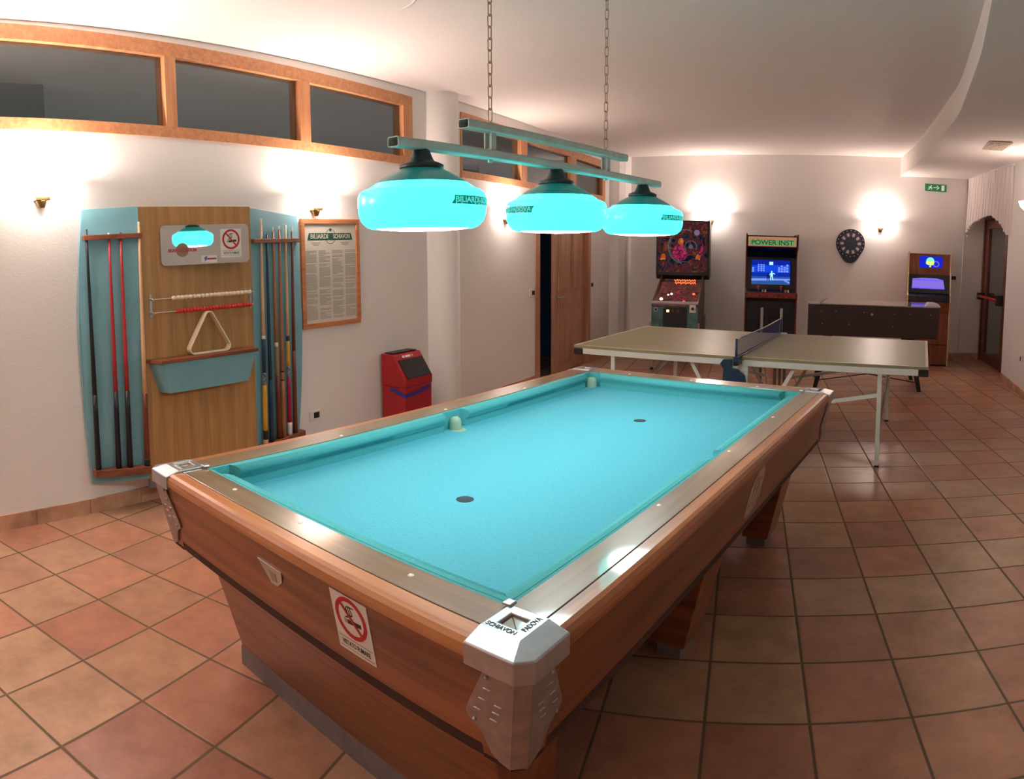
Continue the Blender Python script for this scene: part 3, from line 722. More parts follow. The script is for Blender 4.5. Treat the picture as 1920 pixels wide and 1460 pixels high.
for y in (0.763, 2.074):
    mb = MB(); mb.lathe([(0.0, 0.0012), (0.030, 0.0012), (0.031, 0.0)], 'spot', 24, (0.838, y, 0.70)); mb.build('table_spot', PT)
# pale pocket liners
for cx, cy in ((0.200, 0.200), (0.205, L - 0.205), (W - 0.205, L - 0.205), (0.196, L / 2), (W - 0.196, L / 2)):
    mb = MB(); side = abs(cy - L / 2) < 0.01; sg = 1 if cx < W / 2 else -1
    R_ = 0.028 if side else 0.032
    mb.lathe([(0.0, 0.760), (R_ * 0.55, 0.758), (R_ * 0.85, 0.750), (R_, 0.735), (R_, 0.70)], 'liner', 28, (cx, cy, 0))
    if side: mb.lathe([(0.0, 0.7012), (0.036, 0.7012), (0.038, 0.70)], 'liner', 28, (cx + sg * 0.018, cy, 0))
    mb.build('pocket_liner', PT)
# sights
for x, y in [(W * q_, 0.118) for q_ in (0.255, 0.475, 0.745)] + [(W * q_, L - 0.118) for q_ in (0.255, 0.5, 0.745)] + [(W - 0.135, v_) for v_ in (0.87, 1.50, 2.10)] + [(0.135, v_) for v_ in (0.80, 1.44, 2.08)]:
    mb = MB(); mb.lathe([(0.0, 0.0022), (0.006, 0.0018), (0.008, 0.0)], 'ivory', 14, (x, y, 0.785)); mb.build('sight', PT)
# cast corner caps with lettering, and the shield shaped corner plates below them
def corner_cap(fx, fy):
    mx = lambda a, b: ((a if fx else W - a), (b if fy else L - b))
    mb = MB(); K = 0.152
    zt, zo, zb = 0.7915, 0.777, 0.732
    g = -0.004
    def P(a, b, z): return (*mx(a, b), z)
    # flat platform with a square recess
    i0, i1, h0, h1 = 0.048, K, 0.078, 0.124
    V = [P(i0, i0, zt), P(i1, i0, zt), P(i1, i1, zt), P(i0, i1, zt), P(h0, h0, zt), P(h1, h0, zt), P(h1, h1, zt), P(h0, h1, zt), P(h0, h0, 0.775), P(h1, h0, 0.775), P(h1, h1, 0.775), P(h0, h1, 0.775)]
    mb.add(V, [(0, 1, 5, 4), (1, 2, 6, 5), (2, 3, 7, 6), (3, 0, 4, 7), (4, 5, 9, 8), (5, 6, 10, 9), (6, 7, 11, 10), (7, 4, 8, 11), (8, 9, 10, 11)], 'alu')
    c = 0.026
    O = [P(K, g, zo), P(c, g, zo), P(g, c, zo), P(g, K, zo)]; U = [P(K, g, zb), P(c, g, zb), P(g, c, zb), P(g, K, zb)]
    mb.add([V[1], V[0], V[3]] + O + U, [(1, 0, 3, 4), (1, 4, 5), (1, 5, 6, 2), (3, 7, 8, 4), (4, 8, 9, 5), (5, 9, 10, 6)], 'alu')
    mb.add([P(i1, i0, zt), P(i1, i1, zt), P(i1, i1, 0.75), P(K, g, zb), P(K, g, zo)], [(0, 1, 2, 3, 4)], 'alu')
    mb.add([P(i0, i1, zt), P(i1, i1, zt), P(i1, i1, 0.75), P(g, K, zb), P(g, K, zo)], [(4, 3, 2, 1, 0)], 'alu')
    mb.add([P(K - 0.012, K - 0.012, zt), P(K + 0.014, K - 0.012, zt), P(K + 0.014, K + 0.014, zt), P(K - 0.012, K + 0.014, zt), P(K - 0.012, K - 0.012, 0.797), P(K + 0.012, K - 0.012, 0.797), P(K + 0.012, K + 0.012, 0.797), P(K - 0.012, K + 0.012, 0.797)],
           [(0, 1, 5, 4), (1, 2, 6, 5), (2, 3, 7, 6), (3, 0, 4, 7), (4, 5, 6, 7)], 'alu')
    xx, yy = mx(0.101, 0.101)
    mb.lathe([(0.0, 0.779), (0.004, 0.7785), (0.0055, 0.775)], 'black', 12, (xx, yy, 0))
    cap = mb.build('corner_cap', PT, bevel=0.007, seg=3)
    # plates wrapping the apron corner
    mb = MB(); o_ = 0.007
    out = [(0.018, 0.737), (0.092, 0.737), (0.132, 0.628), (0.138, 0.606), (0.130, 0.592), (0.096, 0.572), (0.080, 0.548), (0.066, 0.526), (0.045, 0.512), (0.018, 0.506)]
    for sw in (0, 1):
        fr, bk = [], []
        for t, z in out:
            d = inset(z) - o_; t2 = t + inset(z)
            a = (t2, d) if not sw else (d, t2); b2 = (t2, d + 0.006) if not sw else (d + 0.006, t2)
            fr.append(P(*a, z)); bk.append(P(*b2, z))
        mb.prism(fr, bk, 'alu_dull')
    zs = [0.737, 0.506]
    q_ = [P(0.018 + inset(z), inset(z) - o_, z) for z in zs] + [P(inset(z) - o_, 0.018 + inset(z), z) for z in zs]
    r_ = [P(0.022 + inset(z), inset(z) + 0.004, z) for z in zs] + [P(inset(z) + 0.004, 0.022 + inset(z), z) for z in zs]
    mb.add([q_[0], q_[2], q_[3], q_[1], r_[0], r_[2], r_[3], r_[1]], [(0, 1, 2, 3), (4, 5, 6, 7), (0, 1, 5, 4), (3, 2, 6, 7), (0, 3, 7, 4), (1, 2, 6, 5)], 'alu_dull')
    for sw in (0, 1):                                       # screw heads and cast ribs
        for t, z in ((0.085, 0.715), (0.112, 0.595)):
            d = inset(z) - o_ - 0.002; t2 = t + inset(z)
            x_, y_ = mx(*((t2, d) if not sw else (d, t2)))
            mb.sphere((x_, y_, z), 0.0045, 'alu', 6)
        for t0, z in ((0.075, 0.685), (0.086, 0.655), (0.098, 0.625), (0.045, 0.655), (0.05, 0.635), (0.055, 0.615)):
            d = inset(z) - o_ - 0.0005; t2 = t0 + inset(z)
            p0 = P(*((t2, d) if not sw else (d, t2)), z); p1 = P(*((t2 + 0.018, d) if not sw else (d, t2 + 0.018)), z)
            mb.tube([p0, p1], 0.0018, 'alu', 6)
    tag(mb.build('corner_plate', PT, bevel=0.004), 'dull cast corner plate')
    return cap
for fx, fy in ((1, 1), (0, 1), (1, 0), (0, 0)):
    cap = corner_cap(fx, fy)
    # words run along the two outer edges, read from outside the table
    sz, w1, w2, zl = 0.019, 0.074, 0.060, 0.7915
    if (fx, fy) == (0, 1):
        lettering(text_mesh('SCHIAVON', sz, 'ink', 0.0008, fit=w1), cap, (W - 0.106, 0.0625, zl), (0, 0, 0))
        lettering(text_mesh('PADOVA', sz, 'ink', 0.0008, fit=w2), cap, (W - 0.0625, 0.110, zl), (0, 0, pi / 2))
    elif (fx, fy) == (1, 1):
        lettering(text_mesh('SCHIAVON', sz, 'white', 0.0008, fit=w1), cap, (0.0625, 0.106, zl), (0, 0, -pi / 2))
        lettering(text_mesh('PADOVA', sz, 'white', 0.0008, fit=w2), cap, (0.110, 0.0625, zl), (0, 0, 0))
    elif (fx, fy) == (0, 0):
        lettering(text_mesh('SCHIAVON', sz, 'ink', 0.0008, fit=w1), cap, (W - 0.0625, L - 0.106, zl), (0, 0, pi / 2))
    else:
        lettering(text_mesh('SCHIAVON', sz, 'ink', 0.0008, fit=w1), cap, (0.106, L - 0.0625, zl), (0, 0, pi))
for fx, fy in ((1, 1), (0, 1), (1, 0), (0, 0)):
    q2 = lambda a, b: ((a if fx else W - a), (b if fy else L - b))
    mb = MB(); rows = []
    for z_ in (0.502, 0.74):
        i_ = inset(z_) - 0.0005
        rows.append([(*q2(a, b), z_) for a, b in ((0.149, i_), (i_ + 0.022, i_), (i_, i_ + 0.022), (i_, 0.149), (0.149, 0.149))])
    mb.prism(rows[0], rows[1], 'tableside')
    lo2 = []
    for z_ in (0.499, 0.529):
        i_ = inset(0.53) + 0.0038
        lo2.append([(*q2(a, b), z_) for a, b in ((0.149, i_), (i_ + 0.02, i_), (i_, i_ + 0.02), (i_, 0.149), (0.149, 0.149))])
    mb.prism(lo2[0], lo2[1], 'moulding'); mb.build('corner_post', PT)
# three pedestals, slanting inwards towards the floor
def pedestal(xt0, xt1, yt0, yt1, xb0, xb1, yb0, yb1, plinth, panel=False):
    mb = MB(); zt, zb = 0.52, 0.065
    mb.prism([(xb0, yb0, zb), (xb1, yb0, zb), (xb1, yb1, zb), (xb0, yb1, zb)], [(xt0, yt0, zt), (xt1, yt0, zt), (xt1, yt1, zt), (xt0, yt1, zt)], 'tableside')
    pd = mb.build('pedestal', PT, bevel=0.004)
    mb = MB()
    mb.box(xb0 - 0.004, xb1 + 0.004, yb0 - 0.004, yb1 + 0.004, 0.0, 0.075, 'plinth'); tag(mb.build('plinth', pd), 'grey plinth')
    return pd
pedestal(0.30, 1.50, 0.085, 0.34, 0.15, 1.37, 0.285, 0.52, True)
def leg_pair(yt0, yt1, yb0, yb1):
    for x0, x1, b0, b1 in ((1.38, 1.555, 1.26, 1.40), (0.09, 0.265, 0.24, 0.38)):
        mb = MB()
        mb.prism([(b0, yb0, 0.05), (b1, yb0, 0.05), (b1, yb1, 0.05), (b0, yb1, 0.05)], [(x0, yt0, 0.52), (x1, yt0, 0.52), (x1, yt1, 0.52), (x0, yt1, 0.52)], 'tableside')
        mb.box(b0 + 0.02, b1 - 0.02, yb0 + 0.02, yb1 - 0.02, 0.0, 0.05, 'plinth')
        mb.build('leg', PT, bevel=0.004)
    mb = MB()
    ym0, ym1 = (yt0 + yb0) / 2 + 0.03, (yt1 + yb1) / 2 - 0.03
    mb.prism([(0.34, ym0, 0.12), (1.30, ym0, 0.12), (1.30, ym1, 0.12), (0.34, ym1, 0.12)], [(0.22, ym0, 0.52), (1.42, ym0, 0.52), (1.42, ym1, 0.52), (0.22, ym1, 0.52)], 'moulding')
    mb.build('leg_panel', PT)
leg_pair(1.20, 1.42, 1.34, 1.52)
leg_pair(2.20, 2.40, 2.44, 2.62)
# no smoking stickers (also used on the mirror)
def no_smoking(name, w_, h_, parent, loc, rot):
    mb = MB(); cz = h_ * 0.13; R0 = w_ * 0.42
    mb.slab([(-w_ / 2, -h_ / 2), (w_ / 2, -h_ / 2), (w_ / 2, h_ / 2), (-w_ / 2, h_ / 2)], -0.0012, 0.0, 'paper')
    cg = lambda a, b: (a * w_, cz + b * w_)
    mb.slab([cg(-0.20, -0.13), cg(-0.12, -0.13), cg(-0.12, -0.045), cg(-0.20, -0.045)], -0.0016, -0.0012, 'grey_ink')
    mb.slab([cg(-0.11, -0.13), cg(0.26, -0.10), cg(0.26, -0.015), cg(-0.11, -0.045)], -0.0016, -0.0012, 'ink')
    for k in range(3):                                       # three curls of smoke
        pts = []
        for t in range(13):
            q_ = t / 12; pts.append(cg(-0.16 + 0.055 * k + 0.17 * q_ + 0.055 * sin(2 * pi * q_), -0.01 + 0.035 * k * (1 - q_) + 0.25 * q_ - 0.03 * sin(2 * pi * q_)))
        for i in range(12):
            (xa, za), (xb, zb_) = pts[i], pts[i + 1]; l_ = hypot(xb - xa, zb_ - za) + 1e-9; nx_, nz_ = -(zb_ - za) / l_ * w_ * 0.011, (xb - xa) / l_ * w_ * 0.011
            mb.slab([(xa - nx_, za - nz_), (xb - nx_, zb_ - nz_), (xb + nx_, zb_ + nz_), (xa + nx_, za + nz_)], -0.0016, -0.0012, 'ink')
    mb.ring(0, cz, R0 * 0.80, R0, -0.0021, -0.0012, 'red')
    a = radians(-47); dx_, dz_ = cos(a), sin(a); t_ = w_ * 0.03; n_ = (-dz_ * t_, dx_ * t_); e_ = R0 * 0.86
    mb.slab([(-dx_ * e_ + n_[0], cz - dz_ * e_ + n_[1]), (dx_ * e_ + n_[0], cz + dz_ * e_ + n_[1]), (dx_ * e_ - n_[0], cz + dz_ * e_ - n_[1]), (-dx_ * e_ - n_[0], cz - dz_ * e_ - n_[1])], -0.0024, -0.0012, 'red')
    for zz in (-0.27, -0.45): mb.slab([(-w_ * 0.46, h_ * zz), (w_ * 0.46, h_ * zz), (w_ * 0.46, h_ * zz + 0.0012), (-w_ * 0.46, h_ * zz + 0.0012)], -0.0015, -0.0012, 'ink')
    ob = mb.build(name, parent, loc=loc, rot=rot)
    lettering(text_mesh('VIETATO FUMARE', h_ * 0.12, 'ink', 0.0003, fit=w_ * 0.76), ob, (0, -0.0014, -h_ * 0.36))
    return ob
tilt = math.atan(0.20)
zs_ = 0.648
tag(no_smoking('no_smoking_sticker', 0.137, 0.165, PT, (1.112, inset(zs_) - 0.0005, zs_), (tilt, 0, 0)), 'white no smoking sticker with a red ring')
mb = MB(); mb.slab([(-0.062, 0.030), (0.055, 0.026), (0.050, -0.006), (0.020, -0.030), (-0.008, -0.030)], -0.003, 0.0, 'alu')
mb.slab([(-0.008, 0.012), (0.024, 0.012), (0.024, -0.016), (-0.004, -0.016)], -0.0042, -0.003, 'alu_dull')
tag(mb.build('emblem', PT, bevel=0.001, loc=(0.765, inset(0.655) - 0.0005, 0.655), rot=(tilt, 0, 0)), 'small metal pennant emblem')
mb = MB()
mb.slab([(-0.085, -0.02), (-0.07, 0.03), (-0.02, 0.075), (0.05, 0.088), (0.085, 0.05), (0.08, -0.05), (0.03, -0.085), (-0.04, -0.098), (-0.088, -0.085)], -0.0015, 0.0, 'worn')
mb.ring(0, 0.015, 0.030, 0.036, -0.003, -0.001, 'alu_dull', 24); mb.ring(0, 0.015, 0.016, 0.020, -0.003, -0.001, 'alu_dull', 20)
tag(mb.build('maker_plate', PT, loc=(W - inset(0.648) + 0.0005, 1.51, 0.648), rot=(tilt, 0, pi / 2)), 'worn oval maker plate')

# ------------------------------------------------------------------ hanging billiard lamp
LA = atan2(cos(0.303), sin(0.303))
BLc = Vector((-0.303, 0.518))
BL = thing('billiard_lamp', 'hanging billiard lamp of two steel beams and three glowing turquoise glass shades on chains', 'hanging lamp', (BLc.x, BLc.y, 0), LA)
def beam(name, x0, x1, z, w_=0.046, h_=0.031, t=0.0025):
    mb = MB()
    def rr(hw, hh, r):
        pts = []
        for cx_, cz_, a0 in ((hw - r, hh - r, 0), (-hw + r, hh - r, pi / 2), (-hw + r, -hh + r, pi), (hw - r, -hh + r, 1.5 * pi)):
            for k in range(4): a = a0 + k * pi / 6; pts.append((cx_ + r * cos(a), cz_ + r * sin(a)))
        return pts
    a, b = rr(w_ / 2, h_ / 2, 0.007), rr(w_ / 2 - t, h_ / 2 - t, 0.005); n = len(a)
    vs = [(x, y, z + q) for x in (x0, x1) for (y, q) in a] + [(x, y, z + q) for x in (x0, x1) for (y, q) in b]
    fs = []
    for i in range(n):
        j = (i + 1) % n
        fs += [(i, j, n + j, n + i), (2 * n + i, 3 * n + i, 3 * n + j, 2 * n + j), (i, 2 * n + i, 2 * n + j, j), (n + i, n + j, 3 * n + j, 3 * n + i)]
    mb.add(vs, fs, 'beam'); return mb.build(name, BL)
beam('lower_beam', -0.89, 0.945, 1.872); beam('upper_beam', -0.565, 0.573, 1.962)
for x in (-0.422, 0.399):
    mb = MB(); mb.box(x - 0.014, x + 0.014, -0.016, -0.011, 1.862, 1.97, 'beam'); mb.box(x - 0.014, x + 0.014, 0.011, 0.016, 1.862, 1.97, 'beam'); mb.box(x - 0.014, x + 0.014, -0.016, 0.016, 1.888, 1.892, 'beam')
    mb.tube([(x, 0, 1.848), (x, 0, 1.987)], 0.004, 'beam', 8); mb.lathe([(0.009, 0.0), (0.009, 0.008)], 'beam', 6, (x, 0, 1.846)); mb.build('hanger', BL)
    # chain of long welded links up to a ceiling hook
    mb = MB(); p = BLc + Vector((cos(LA), sin(LA))) * x; ztop = zc(p.x, p.y) - 0.005
    z = 1.985; i = 0; lk, hw, rr_ = 0.045, 0.0082, 0.0023
    while z < ztop - 0.02:
        pts = []
        for k in range(16):
            a = 2 * pi * k / 16; q_ = hw * cos(a); e = (lk / 2 - hw) * (1 if sin(a) >= 0 else -1) + hw * sin(a)
            pts.append(((x + q_, 0, z + lk / 2 + e) if i % 2 else (x, q_, z + lk / 2 + e)))
        mb.tube(pts + [pts[0], pts[1]], rr_, 'chain', 6, cap=False)
        z += lk - 2 * rr_ - 0.0012; i += 1
    mb.lathe([(0.0, 0.0), (0.02, 0.0), (0.024, -0.006), (0.006, -0.02), (0.0, -0.02)], 'chain', 16, (x, 0, ztop + 0.004))
    mb.build('chain', BL)
for x, band in ((-0.768, 'start'), (0.0, 'end'), (0.775, 'start')):
    mb = MB(); Z = 1.617
    mb.lathe([(0.162, 0.0), (0.174, 0.005), (0.190, 0.021), (0.198, 0.042), (0.2003, 0.068), (0.1992, 0.096), (0.194, 0.109), (0.183, 0.117), (0.168, 0.122), (0.153, 0.132), (0.144, 0.138)], 'shade', 64, (x, 0, Z))
    mb.lathe([(0.162, 0.0), (0.156, -0.002), (0.150, 0.002), (0.150, 0.012)], 'shade', 64, (x, 0, Z))
    sh = mb.build('lamp_shade', BL)
    mb = MB(); mb.lathe([(0.144, 0.138), (0.120, 0.154), (0.09, 0.170), (0.066, 0.182)], 'cone', 64, (x, 0, Z)); mb.build('shade_cone', sh)
    mb = MB(); mb.lathe([(0.066, 0.180), (0.070, 0.185), (0.069, 0.194), (0.054, 0.201), (0.040, 0.206), (0.035, 0.215), (0.026, 0.238), (0.022, 0.242), (0.0, 0.242)], 'cap', 40, (x, 0, Z)); mb.build('cap', sh)
    mb = MB(); mb.lathe([(0.0, -0.010), (0.08, -0.008), (0.130, -0.004), (0.152, 0.002)], 'opening', 48, (x, 0, Z)); mb.build('lit_opening', sh, normals=False)
    # name band wrapped round the drum
    pw = BLc + Vector((cos(LA), sin(LA))) * x
    beta = atan2(CAM[1] - pw.y, CAM[0] - pw.x) - LA
    span = radians(112); a0 = beta + radians(25) if band == 'start' else beta - radians(24) - span
    R = 0.2003; z0 = Z + 0.078; hb = 0.0125; n = 36; vs = []
    for k in range(n + 1):
        t0_ = a0 + span * k / n
        for s_, zz in ((-1, -hb), (1, hb)):
            t = t0_ + (0.05 * s_ if 0 < k < n else (0.0 if (s_ < 0) == (k == 0) else (0.09 if k == 0 else -0.09)))
            vs.append((x + R * cos(t0_ if 0 < k < n else t), R * sin(t0_ if 0 < k < n else t), z0 + zz))
    mb = MB(); mb.add(vs, [(2 * k, 2 * k + 2, 2 * k + 3, 2 * k + 1) for k in range(n)], 'band', True)
    mb.build('name_band', sh, normals=False)
    me = text_mesh('BILIARDI-SCHIAVON-PADOVA', 0.0225, 'shade_text', 0.0003, 'LEFT', fit=R * (span - radians(8)), wrap=(R, a0 + radians(4), z0))
    lettering(me, sh, (x, 0, 0), (0, 0, 0))

# ------------------------------------------------------------------ cue rack on the left wall
SR = 1.06
CR = thing('cue_rack', 'wall cue rack with a brown centre panel and two angled turquoise wings', 'cue rack', onA(SR), angA)
X = lambda s: s - SR
PO = 0.15                                                    # centre panel stands off the wall
mb = MB(); mb.box(X(0.645), X(1.480), -PO, -PO + 0.02, 0.18, 1.842, 'rackwood'); mb.build('centre_panel', CR, bevel=0.002)
mb = MB(); mb.box(X(0.645), X(1.480), -PO - 0.001, -PO + 0.02, 0.128, 0.18, 'plinth'); mb.build('foot_strip', CR)
mb = MB(); mb.box(X(0.70), X(0.74), -PO + 0.02, 0.0, 0.2, 1.8, 'rackdark'); mb.box(X(1.39), X(1.43), -PO + 0.02, 0.0, 0.2, 1.8, 'rackdark'); mb.build('batten', CR)
def wing(inner_s, pts, ztop, zbot, name='wing'):
    mb = MB(); fr = [(X(inner_s), -PO, ztop), (X(inner_s), -PO, zbot)] + [(X(s), -0.022, z) for z, s in pts]
    bk = [(x_, y_ + 0.016, z_) for x_, y_, z_ in fr]
    mb.prism(fr, bk, 'rackblue'); return mb.build(name, CR, bevel=0.002)
outL = smooth_curve([(0.185, 0.318), (0.40, 0.303), (0.599, 0.292), (1.035, 0.279), (1.462, 0.297), (1.841, 0.335)], 4)
outR = smooth_curve([(0.20, 1.965), (0.55, 2.003), (1.017, 2.026), (1.225, 2.02), (1.79, 2.005)], 4)
wing(0.645, outL, 1.845, 0.192); wing(1.480, outR, 1.835, 0.20)
def wingpt(side, s, off):                                    # point in front of a wing
    if side == 'L': y = -0.022 - (PO - 0.022) * (s - 0.30) / (0.645 - 0.30)
    else: y = -PO + (PO - 0.022) * (s - 1.48) / (2.01 - 1.48)
    return y - off
def rackbar(side, s0, s1, z, dep, th):
    mb = MB(); a0, a1 = wingpt(side, s0, 0), wingpt(side, s1, 0)
    lo = [(X(s0), a0 - dep), (X(s1), a1 - dep), (X(s1), a1 - 0.001), (X(s0), a0 - 0.001)]
    mb.plan(lo, z - th / 2, z + th / 2, 'rackdark'); mb.build('cue_bar', CR, bevel=0.003)
rackbar('L', 0.325, 0.650, 1.672, 0.032, 0.03); rackbar('L', 0.315, 0.640, 0.262, 0.062, 0.042)
rackbar('R', 1.482, 1.995, 1.617, 0.032, 0.028); rackbar('R', 1.482, 1.965, 0.225, 0.062, 0.042)
# ball box with its brown shelf
mb = MB(); sh0, sh1 = 0.695, 1.415
y0_, y1_ = -PO - 0.105, -PO
mb.prism([(X(0.775), y0_ + 0.02, 0.712), (X(1.358), y0_ + 0.02, 0.712), (X(1.358), y1_, 0.712), (X(0.74), y1_, 0.712)], [(X(0.712), y0_, 0.902), (X(1.412), y0_, 0.902), (X(1.412), y1_, 0.902), (X(0.672), y1_, 0.902)], 'rackblue')
bx = mb.build('ball_box', CR, bevel=0.003)
mb = MB(); mb.plan([(X(0.700), y0_ - 0.012), (X(1.425), y0_ - 0.012), (X(1.425), y1_), (X(0.655), y1_)], 0.902, 0.924, 'rackdark'); mb.build('shelf_top', bx, bevel=0.003)

# mirror with stickers on the centre panel
MR = thing('mirror', 'small rounded mirror with a no smoking sticker at the top of the cue rack', 'mirror', onA(1.094, PO + 0.040, 1.605), angA - radians(6.5))
def rrect(w_, h_, r, n=6):
    pts = []
    for cx_, cz_, a0 in ((w_ / 2 - r, h_ / 2 - r, 0), (-w_ / 2 + r, h_ / 2 - r, pi / 2), (-w_ / 2 + r, -h_ / 2 + r, pi), (w_ / 2 - r, -h_ / 2 + r, 1.5 * pi)):
        for k in range(n + 1): a = a0 + k * pi / 2 / n; pts.append((cx_ + r * cos(a), cz_ + r * sin(a)))
    return pts
mb = MB(); mb.slab(rrect(0.620, 0.245, 0.03), -0.006, -0.0005, 'mirror'); mb.build('mirror_glass', MR)
mb = MB(); mb.plan([(-0.28, 0.0), (0.28, 0.0), (0.28, 0.066), (-0.28, 0.004)], -0.10, 0.10, 'rackwood'); mb.build('reflection_wedge', MR)  # added wedge, turns the mirror so it reflects a billiard lamp
tag(no_smoking('no_smoking_sticker', 0.15, 0.178, MR, (0.178, -0.0065, 0.003), (0, 0, 0)), 'white no smoking sticker')
mb = MB(); mb.slab([(-0.055, -0.022), (0.055, -0.022), (0.055, 0.022), (-0.055, 0.022)], -0.001, 0, 'paper'); mb.slab([(-0.035, -0.016), (-0.028, 0.002), (-0.04, 0.002), (-0.022, 0.018), (-0.012, 0.014), (-0.022, 0.004), (-0.010, 0.004)], -0.0016, -0.001, 'blue_ink'); mb.slab([(-0.015, -0.004), (0.05, -0.004), (0.05, 0.004), (-0.015, 0.004)], -0.0016, -0.001, 'red'); mb.slab([(-0.015, 0.004), (0.05, 0.004), (0.05, 0.006), (-0.015, 0.006)], -0.0016, -0.001, 'blue_ink')
tag(mb.build('logo_sticker', MR, loc=(0.018, -0.0065, -0.092)), 'small white sticker with a blue emblem')
mb = MB(); mb.disc(-0.165, -0.03, 0.043, -0.0072, -0.006, 'c_grey'); mb.build('printed_disc', MR)
lettering(text_mesh('BILIARDI SCHIAVON', 0.03, 'red', 0.0004, fit=0.19), MR, (-0.165, -0.0078, -0.033))

# sliding bead counter
SCN = thing('score_counter', 'sliding score counter with a rod of white beads over a rod of red beads', 'score counter', onA(1.08, PO), angA)
for zz, s0, n, mt in ((1.285, 0.833, 20, 'bead_w'), (1.203, 0.862, 24, 'bead_r')):
    mb = MB(); mb.tube([(0.71 - 1.08, -0.035, zz), (1.455 - 1.08, -0.035, zz)], 0.003, 'metal', 8); mb.build('rod', SCN)
    wd = (1.440 - s0) / n
    mb0 = MB(); mb0.lathe([(0.003, -wd * 0.46), (0.0125, -wd * 0.38), (0.0145, 0), (0.0125, wd * 0.38), (0.003, wd * 0.46)], mt, 14)
    first = None
    for k in range(n):
        p_ = (s0 - 1.08 + wd * (k + 0.5), -0.035, zz)
        if first is None:
            first = mb0.build('bead', SCN, loc=p_, rot=(0, pi / 2, 0)); b_ = first
        else:
            b_ = first.copy(); C.objects.link(b_); b_.location = p_
        b_['label'] = 'white bead' if mt == 'bead_w' else 'red bead'
for s_ in (0.703, 1.458):
    mb = MB(); mb.box(s_ - 1.08 - 0.008, s_ - 1.08 + 0.008, -0.005, -0.0005, 1.175, 1.315, 'metal'); mb.tube([(s_ - 1.08, 0, 1.285), (s_ - 1.08, -0.04, 1.285)], 0.007, 'metal', 8); mb.tube([(s_ - 1.08, 0, 1.203), (s_ - 1.08, -0.04, 1.203)], 0.007, 'metal', 8)
    mb.build('end_bracket', SCN)
# triangle standing on the shelf
TR = MB()
def rtri(k):
    c_ = [(-0.182, 0.0), (0.182, 0.0), (0.0, 0.297)]; r = 0.035 - k; out = []
    g = (0.0, 0.097); cc = []
    for x_, z_ in c_:
        d_ = Vector((g[0] - x_, g[1] - z_)).normalized(); cc.append((x_ + d_.x * 0.07, z_ + d_.y * 0.07))
    for (x_, z_), a0 in zip(cc, (pi * 7 / 6 - pi / 3, pi * 11 / 6 - pi / 3, pi / 2 - pi / 3)):
        for q_ in range(9): a = a0 + q_ * (2 * pi / 3) / 8; out.append((x_ + r * cos(a), z_ + r * sin(a)))
    return out
a_, b_ = rtri(0.0), rtri(0.008); n = len(a_)
vs = [(x_, y_, z_) for y_ in (0, -0.044) for x_, z_ in a_] + [(x_, y_, z_) for y_ in (0, -0.044) for x_, z_ in b_]; fs = []
for i in range(n):
    j = (i + 1) % n
    fs += [(i, j, n + j, n + i), (2 * n + i, 3 * n + i, 3 * n + j, 2 * n + j), (i, 2 * n + i, 2 * n + j, j), (n + i, n + j, 3 * n + j, 3 * n + i)]
TR.add(vs, fs, 'cream')
tp = onA(1.090, PO + 0.02, 0.924)
zmin = min(z_ for _, z_ in a_)
tri = TR.build('ball_triangle', loc=(tp[0], tp[1], 0.9245 - zmin), rot=(0, 0, angA), bevel=0.002)
tag(tri, 'cream plastic ball triangle standing on the shelf of the cue rack', 'triangle')

# cues
def cue(label, side, st, zt, sb, zb, segs, group, off=0.034):
    """segs: (fraction from the butt, name, material)"""
    yt, yb = wingpt(side, st, 0.016), wingpt(side, sb, off)
    base = Vector((X(sb), yb, zb)); top = Vector((X(st), yt, zt))
    r0 = thing('billiard_cue', label, 'cue', onA(SR), angA, group)
    wp = Vector(onA(SR)) + Matrix.Rotation(angA, 3, 'Z') @ base; r0.location = wp
    rad = lambda t: 0.0180 - 0.0112 * t
    for (f0, nm, mt), f1 in zip(segs, [q_[0] for q_ in segs[1:]] + [1.0]):
        mb = MB(); ts = [f0 + (f1 - f0) * k / 4 for k in range(5)]
        mb.tube([(top - base) * t for t in ts], [rad(t) for t in ts], mt, 12); mb.build(nm, r0)
    return r0
gL, gR = 'cues in the left wing of the rack', 'cues in the right wing of the rack'
cue('thin black cue leaning outermost in the left wing of the rack', 'L', 0.345, 1.722, 0.340, 0.284, [(0, 'butt', 'c_black'), (0.315, 'shaft', 'c_black')], gL)
cue('red cue with black grip, left one of two alike in the left wing', 'L', 0.470, 1.694, 0.455, 0.284, [(0, 'butt', 'c_black'), (0.33, 'shaft', 'c_red'), (0.985, 'tip', 'white')], gL)
cue('red cue with black grip, right one of two alike in the left wing', 'L', 0.535, 1.695, 0.520, 0.284, [(0, 'butt', 'c_black'), (0.33, 'shaft', 'c_red'), (0.99, 'tip', 'c_wine')], gL)
cue('pale wooden cue with brown grip next to the centre panel in the left wing', 'L', 0.640, 1.753, 0.618, 0.284, [(0, 'bumper', 'c_black'), (0.03, 'butt', 'c_brown'), (0.30, 'shaft', 'c_pale'), (0.985, 'tip', 'white')], gL)
cue('pale cue with navy and yellow grip next to the ball box in the right wing', 'R', 1.575, 1.762, 1.535, 0.247, [(0, 'end_cap', 'c_pale'), (0.02, 'ring', 'c_black'), (0.06, 'grip', 'c_yellow'), (0.265, 'wrap', 'c_speck'), (0.32, 'band', 'c_blue'), (0.47, 'collar', 'white'), (0.485, 'shaft', 'c_pale'), (0.98, 'tip', 'white')], gR)
cue('dark navy cue second from the ball box in the right wing', 'R', 1.632, 1.660, 1.600, 0.247, [(0, 'butt', 'c_blue'), (0.30, 'shaft', 'c_blue')], gR)
